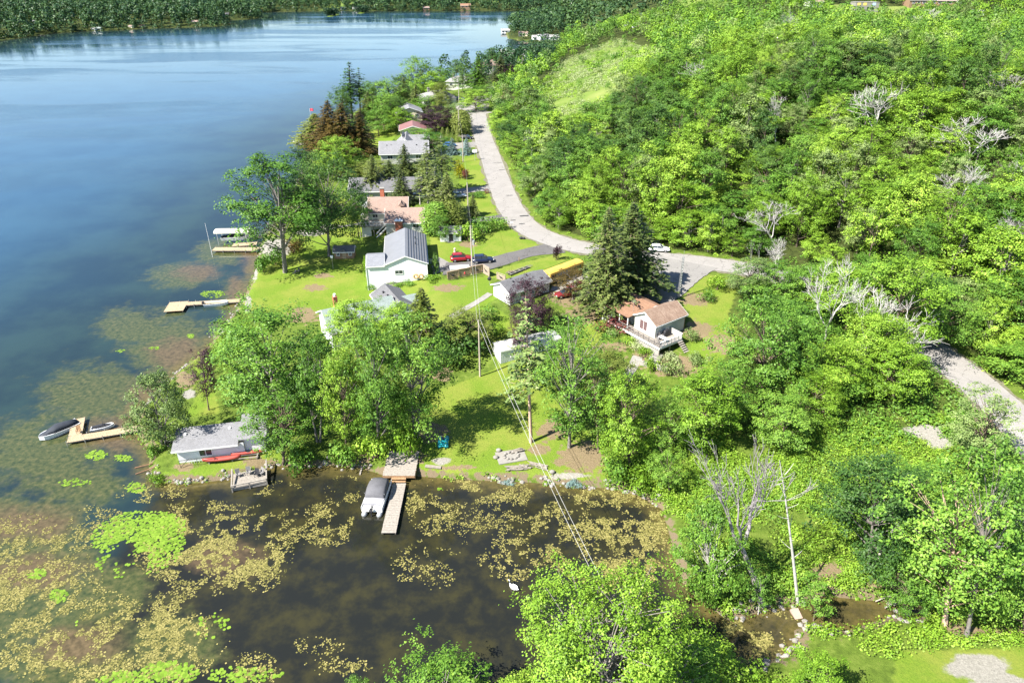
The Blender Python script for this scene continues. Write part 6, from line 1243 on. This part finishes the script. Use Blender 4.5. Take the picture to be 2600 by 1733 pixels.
pts=scatter(20000,-760,260,560,1700,fn_shore,8.5); H_=heights(pts[:,0],pts[:,1]); merged('far_shore_woods',[(x,y,float(z)-1.5,rnd.uniform(13,21),rnd.uniform(10,14)) for (x,y),z in zip(pts,H_)],LEAF['farl'],140,1.3,8,True)
def fn_edge(X,Y):
    f=sdist(FAR,X,Y); return (f>-1)&(f<16)&inview(X,Y)
pts=scatter(60000,-760,260,560,1300,fn_edge,5.); H_=heights(pts[:,0],pts[:,1]); merged('shore_bushes',[(x,y,float(z)-1,rnd.uniform(4,8),rnd.uniform(6,8)) for (x,y),z in zip(pts,H_)],LEAF['farl'],60,1.2,4,True)
def fn_shore2(X,Y):
    f=sdist(FAR,X,Y); return (f>240)&inview(X,Y)&(fbm(X,Y,160,14)>.36)&avoid(X,Y,.8)&nof(X,Y)
pts=scatter(16000,-1300,300,800,2900,fn_shore2,15.); H_=heights(pts[:,0],pts[:,1]); merged('far_hill_woods',[(x,y,float(z)-1,rnd.uniform(13,18),rnd.uniform(16,22)) for (x,y),z in zip(pts,H_)],LEAF['farl'],70,1.4,6)
for k,q in enumerate(ISL):
    c=np.array(q).mean(0); it=[(c[0]+rng.normal()*5,c[1]+rng.normal()*2.5,.5,rnd.uniform(5,8),6.) for _ in range(9)]
    t=thing('wooded_islet',('small wooded islet in the far lake, left one','small wooded islet close to the far shore, right one')[k],'island',(c[0],c[1],0)); A=it
    V,F=leafquads(np.concatenate([np.array(a[:3])+np.clip(rng.normal(size=(160,3)),-1.6,1.6)*np.array([3.0,2,2.4])+np.array([0,0,4.5]) for a in A]),norm(rng.normal(size=(1440,3))+np.array([0,0,.7])),np.full(1440,1.6)); V=V-np.array([c[0],c[1],0]); mobj('foliage',npmesh('foliage',V,F,LEAF['farl'],rng.random(1440)*.6),t)
# ---------------------------------------------------------------- undergrowth, reeds, rocks
def clumps(name,X,Y,leafm,per,leaf,R,Hh,tintf=None):
    n=len(X); Z=heights(X,Y); s=.6+.8*rng.random(n); i=np.repeat(np.arange(n),per); d=norm(rng.normal(size=(n*per,3))+np.array([0,0,.6])); d[:,2]=np.abs(d[:,2])
    C=np.stack([X[i],Y[i],Z[i]],1)+d*(s[i]*(.5+.5*rng.random(n*per)))[:,None]*np.array([R,R,Hh]); V,F=leafquads(C,norm(d+rng.normal(size=C.shape)*.5+np.array([0,0,.5])),leaf*(.6+.8*rng.random(n*per)),.75)
    tag(mobj(name,npmesh(name,V,F,leafm,np.clip(.6*rng.random(n)[i]+.45*rng.random(n*per)-.02,0,1))),kind='stuff')
def free(X,Y):
    m=np.ones(len(X),bool)
    for q in LAWNS: m&=sdist(q,X,Y)<-.3
    for bx_,by_,r in BLD: m&=np.hypot(X-bx_,Y-by_)>r
    H0=heights(X,Y); a,b=PX(X,Y,H0); m&=(blobs(GRAVB,a,b)<.45)&(blobs(DIRTB,a,b)<.6)
    m&=ldist(ROADC,X,Y)>4.2
    for L_,w in ((g2((1228,290),(1200,282),(1172,262)),6),(g2((1745,666),(1715,700),(1650,762)),7),(g2((1128,682),(1260,664),(1420,628)),3.5),(g2((1214,364),(1140,378)),3),(g2((1260,477),(1090,490)),3),(g2((1290,552),(1180,562),(1120,590)),2),(g2((1620,905),(1560,1000)),1.5),(g2((1146,806),(1245,745)),1.2),(g2((1430,745),(1500,706)),4)): m&=ldist(L_,X,Y)>w
    return m&inview(X,Y,0)
def grow(name,n,x0,x1,y0,y1,cond,leafm,per,leaf,R,Hh):
    X=rng.uniform(x0,x1,n); Y=rng.uniform(y0,y1,n); m=free(X,Y)&(sdist(MAIN,X,Y)>.4); X,Y=X[m],Y[m]; m=cond(X,Y); clumps(name,X[m],Y[m],leafm,per,leaf,R,Hh)
hd=lambda X,Y:sdist(HILLP,X,Y)
grow('undergrowth',7000,5,85,38,80,lambda X,Y:(hd(X,Y)<-4)&(fbm(X,Y,7,21)>.38),LEAF['lime'],40,.21,.95,.8)
grow('undergrowth',2600,5,85,38,80,lambda X,Y:(hd(X,Y)<-4)&(fbm(X,Y,6,22)>.52),LEAF['mid'],44,.20,1.3,1.6)
grow('roadside_weeds',5200,-30,120,70,340,lambda X,Y:(hd(X,Y)>3.8)&(hd(X,Y)<10),LEAF['lime'],22,.32,.8,.8)
grow('hillside_brush',16000,-20,150,200,600,lambda X,Y:(sdist(MEADOW,X,Y)>-2)&(fbm(X,Y,16,8)>.45),LEAF['pale'],26,.45,1.5,1.3)
grow('hillside_brush',8000,-20,150,200,600,lambda X,Y:(sdist(MEADOW,X,Y)>-3)&(fbm(X,Y,22,28)>.52),LEAF['lime'],30,.45,1.9,2.0)
grow('undergrowth',3000,45,110,75,120,lambda X,Y:(hd(X,Y)<-3),LEAF['mid'],26,.34,1.3,1.3)
grow('woodland_undergrowth',9000,20,190,70,300,lambda X,Y:(hd(X,Y)>8)&(sdist(MEADOW,X,Y)<0),LEAF['mid'],14,.42,1.3,1.3)
grow('garden_shrubbery',2600,-70,35,70,340,lambda X,Y:(hd(X,Y)<-2)&(fbm(X,Y,9,5)>.46),LEAF['mid'],26,.30,1.1,1.2)
# shoreline strip: plants and riprap
ml=np.array(MAIN[2:-5]); L_=[]
for a,b in zip(ml[:-1],ml[1:]):
    d=np.hypot(*(b-a)); 
    if a[1]<330:
        for k in range(int(d*2.2)): t_=rng.random(); L_.append(a+(b-a)*t_)
L_=np.array(L_); off=rng.normal(size=L_.shape)*.35; L_=L_+off; s_=sdist(MAIN,L_[:,0],L_[:,1])
m=(s_>-.3)&(s_<1.0)&~((L_[:,0]>-19)&(L_[:,0]<-11)&(L_[:,1]>68)&(L_[:,1]<76)); clumps('shore_plants',L_[m][::2,0],L_[m][::2,1],LEAF['lime'],18,.2,.5,.5)
q=L_[m]; m2=(fbm(q[:,0],q[:,1],9,33)>.47)|((q[:,0]<-35)&(q[:,1]<72.5)); q=q[m2]; q=np.concatenate([q,q+rng.normal(size=q.shape)*.4]); rk=MB()
for x,y in q[:1500]:
    r=rnd.uniform(.12,.38); rk.ball((x,y,max(hz(x,y),-.05)+r*.2),r,5,4,(1,rnd.uniform(.7,1),.65))
tag(rk.build('shore_rocks',STONE),kind='stuff')
# ---------------------------------------------------------------- lily pads and floating weed
GREENB=[(350,1378,92,62,1.5),(400,1335,60,30,1.2),(300,1430,50,30,1.1),(540,1590,42,34,.8),(430,1705,70,26,.9),(330,1725,90,22,.8),(620,1712,110,24,.6),(148,1512,24,18,.7),(90,1455,28,12,.8),(245,1155,26,12,.9),(312,1163,22,9,.9),(345,1236,34,18,.55),(190,1225,50,12,.6),(555,701,36,8,1.1),(615,703,17,8,1),(585,717,22,8,1),(540,746,28,9,.9),(483,853,9,5,1),(392,883,14,4,.8),(385,1330,14,8,.5),(1240,1540,34,22,.16),(200,1580,20,20,.4),(305,890,12,4,.8),(1120,1240,20,10,.4)]
TANB=[(60,1500,150,120,.8),(200,1600,130,90,.7),(150,1700,160,60,.8),(60,1420,120,60,.5),(540,1400,130,70,1.5),(640,1400,70,70,1.3),(440,1600,100,70,1.2),(520,1410,100,70,1.1),(470,1350,60,40,.9),(600,1440,60,45,1.),(655,1370,50,60,1.),(700,1330,80,40,.8),(850,1320,70,36,.8),(820,1350,60,30,.7),(370,1580,95,60,.9),(420,1640,90,80,1.),(300,1650,100,70,.8),(110,1600,140,100,.62),(60,1700,120,60,.6),(80,1380,120,60,.6),(230,1330,90,40,.5),(100,1480,90,50,.6),(380,1250,90,24,.4),(520,1300,110,28,.4),(700,1240,70,20,.35),
 (1060,1260,50,30,.8),(1110,1300,60,50,.6),(1170,1240,70,24,.8),(1230,1250,70,24,.7),(1340,1260,90,30,.75),(1460,1260,80,26,.75),(1260,1320,90,40,.35),(1400,1330,100,50,.6),(1350,1400,110,50,.65),(1300,1430,70,36,.6),(1470,1400,90,60,.7),(1560,1320,90,60,1.),(1620,1400,60,90,1.2),(1660,1330,40,70,1.2),(1570,1440,70,50,1.0),(1040,1420,50,70,.3),(1150,1360,60,60,.25),(1100,1460,60,40,.3),(940,1440,90,60,.12),(780,1480,120,60,.03),(1700,1560,40,30,.3),(880,1250,50,40,.45),(930,1310,30,20,.5),(1480,1250,240,14,.6),(1900,1620,80,42,1.4),(1860,1650,60,30,1.2),(1960,1580,50,24,1.),(640,1700,60,40,.5),(800,1640,90,30,.25),(860,1690,70,20,.6)]
def padfield(name,bl,n,seed,rr,leafm,thr,z0,ns=2.6,shape=7,cl_=True):
    X=rng.uniform(-85,45,n); Y=rng.uniform(36,130,n); m=(sdist(MAIN,X,Y)<-.15); X,Y=X[m],Y[m]; a,b=PX(X,Y,0); D=np.zeros(len(X))
    for px,py,rx,ry,w in bl: D=np.maximum(D,w*np.exp(-(((a-px)/rx)**2+((b-py)/ry)**2)**1.3*.7))
    nz=fbm(X,Y,ns,seed,4); nz2=fbm(X,Y,.8,seed+7,2); p=(D*np.clip((nz-.42)*7+.35,0,1)*np.clip((nz2-.33)*5,0.0,1)) if cl_ else D*np.clip((nz-.28)*5,0,1)
    keep=(rng.random(len(X))<p)&(D>thr)
    m=(X>-19.5)&(X<-13.5)&(Y>59.5)&(Y<71); keep&=~m; m=(np.hypot(X+34.6,Y-70.1)<2.6); keep&=~m
    X,Y=X[keep],Y[keep]; n=len(X); r=rr*(.55+.9*rng.random(n)); k=shape; an=np.linspace(.25,6.283-.25,k)[None,:]+rng.random(n)[:,None]*6.283
    jr=r[:,None]*(1+.22*(rng.random((n,k))-.5)); tl=rng.normal(size=(n,2))*.05
    vx=X[:,None]+jr*np.cos(an); vy=Y[:,None]+jr*np.sin(an); vz=z0+rng.random(n)[:,None]*.02+np.abs(jr*np.cos(an)*tl[:,:1]+jr*np.sin(an)*tl[:,1:])
    V=np.stack([vx,vy,vz],-1).reshape(-1,3); F=np.arange(n*k).reshape(n,k)
    tag(mobj(name,npmesh(name,V,F,leafm,rng.random(n)*.8+.1*rng.random(n))),kind='stuff'); return n
PADG=leafmat('pad_green',[(.1,(.08,.15,.012)),(.5,(.15,.25,.024)),(.9,(.26,.35,.05))],.1); PADT=leafmat('pad_tan',[(.1,(.035,.040,.010)),(.5,(.15,.14,.040)),(.9,(.38,.33,.12))],.1)
n1=padfield('lily_pads',GREENB,420000,41,.15,PADG,.36,.012,3.2,7,False); n2=padfield('floating_weed',TANB,1300000,51,.082,PADT,.16,.010,2.4,5)
print('pads',n1,n2,'trees',TREES,'forest',len(chosen),nind)
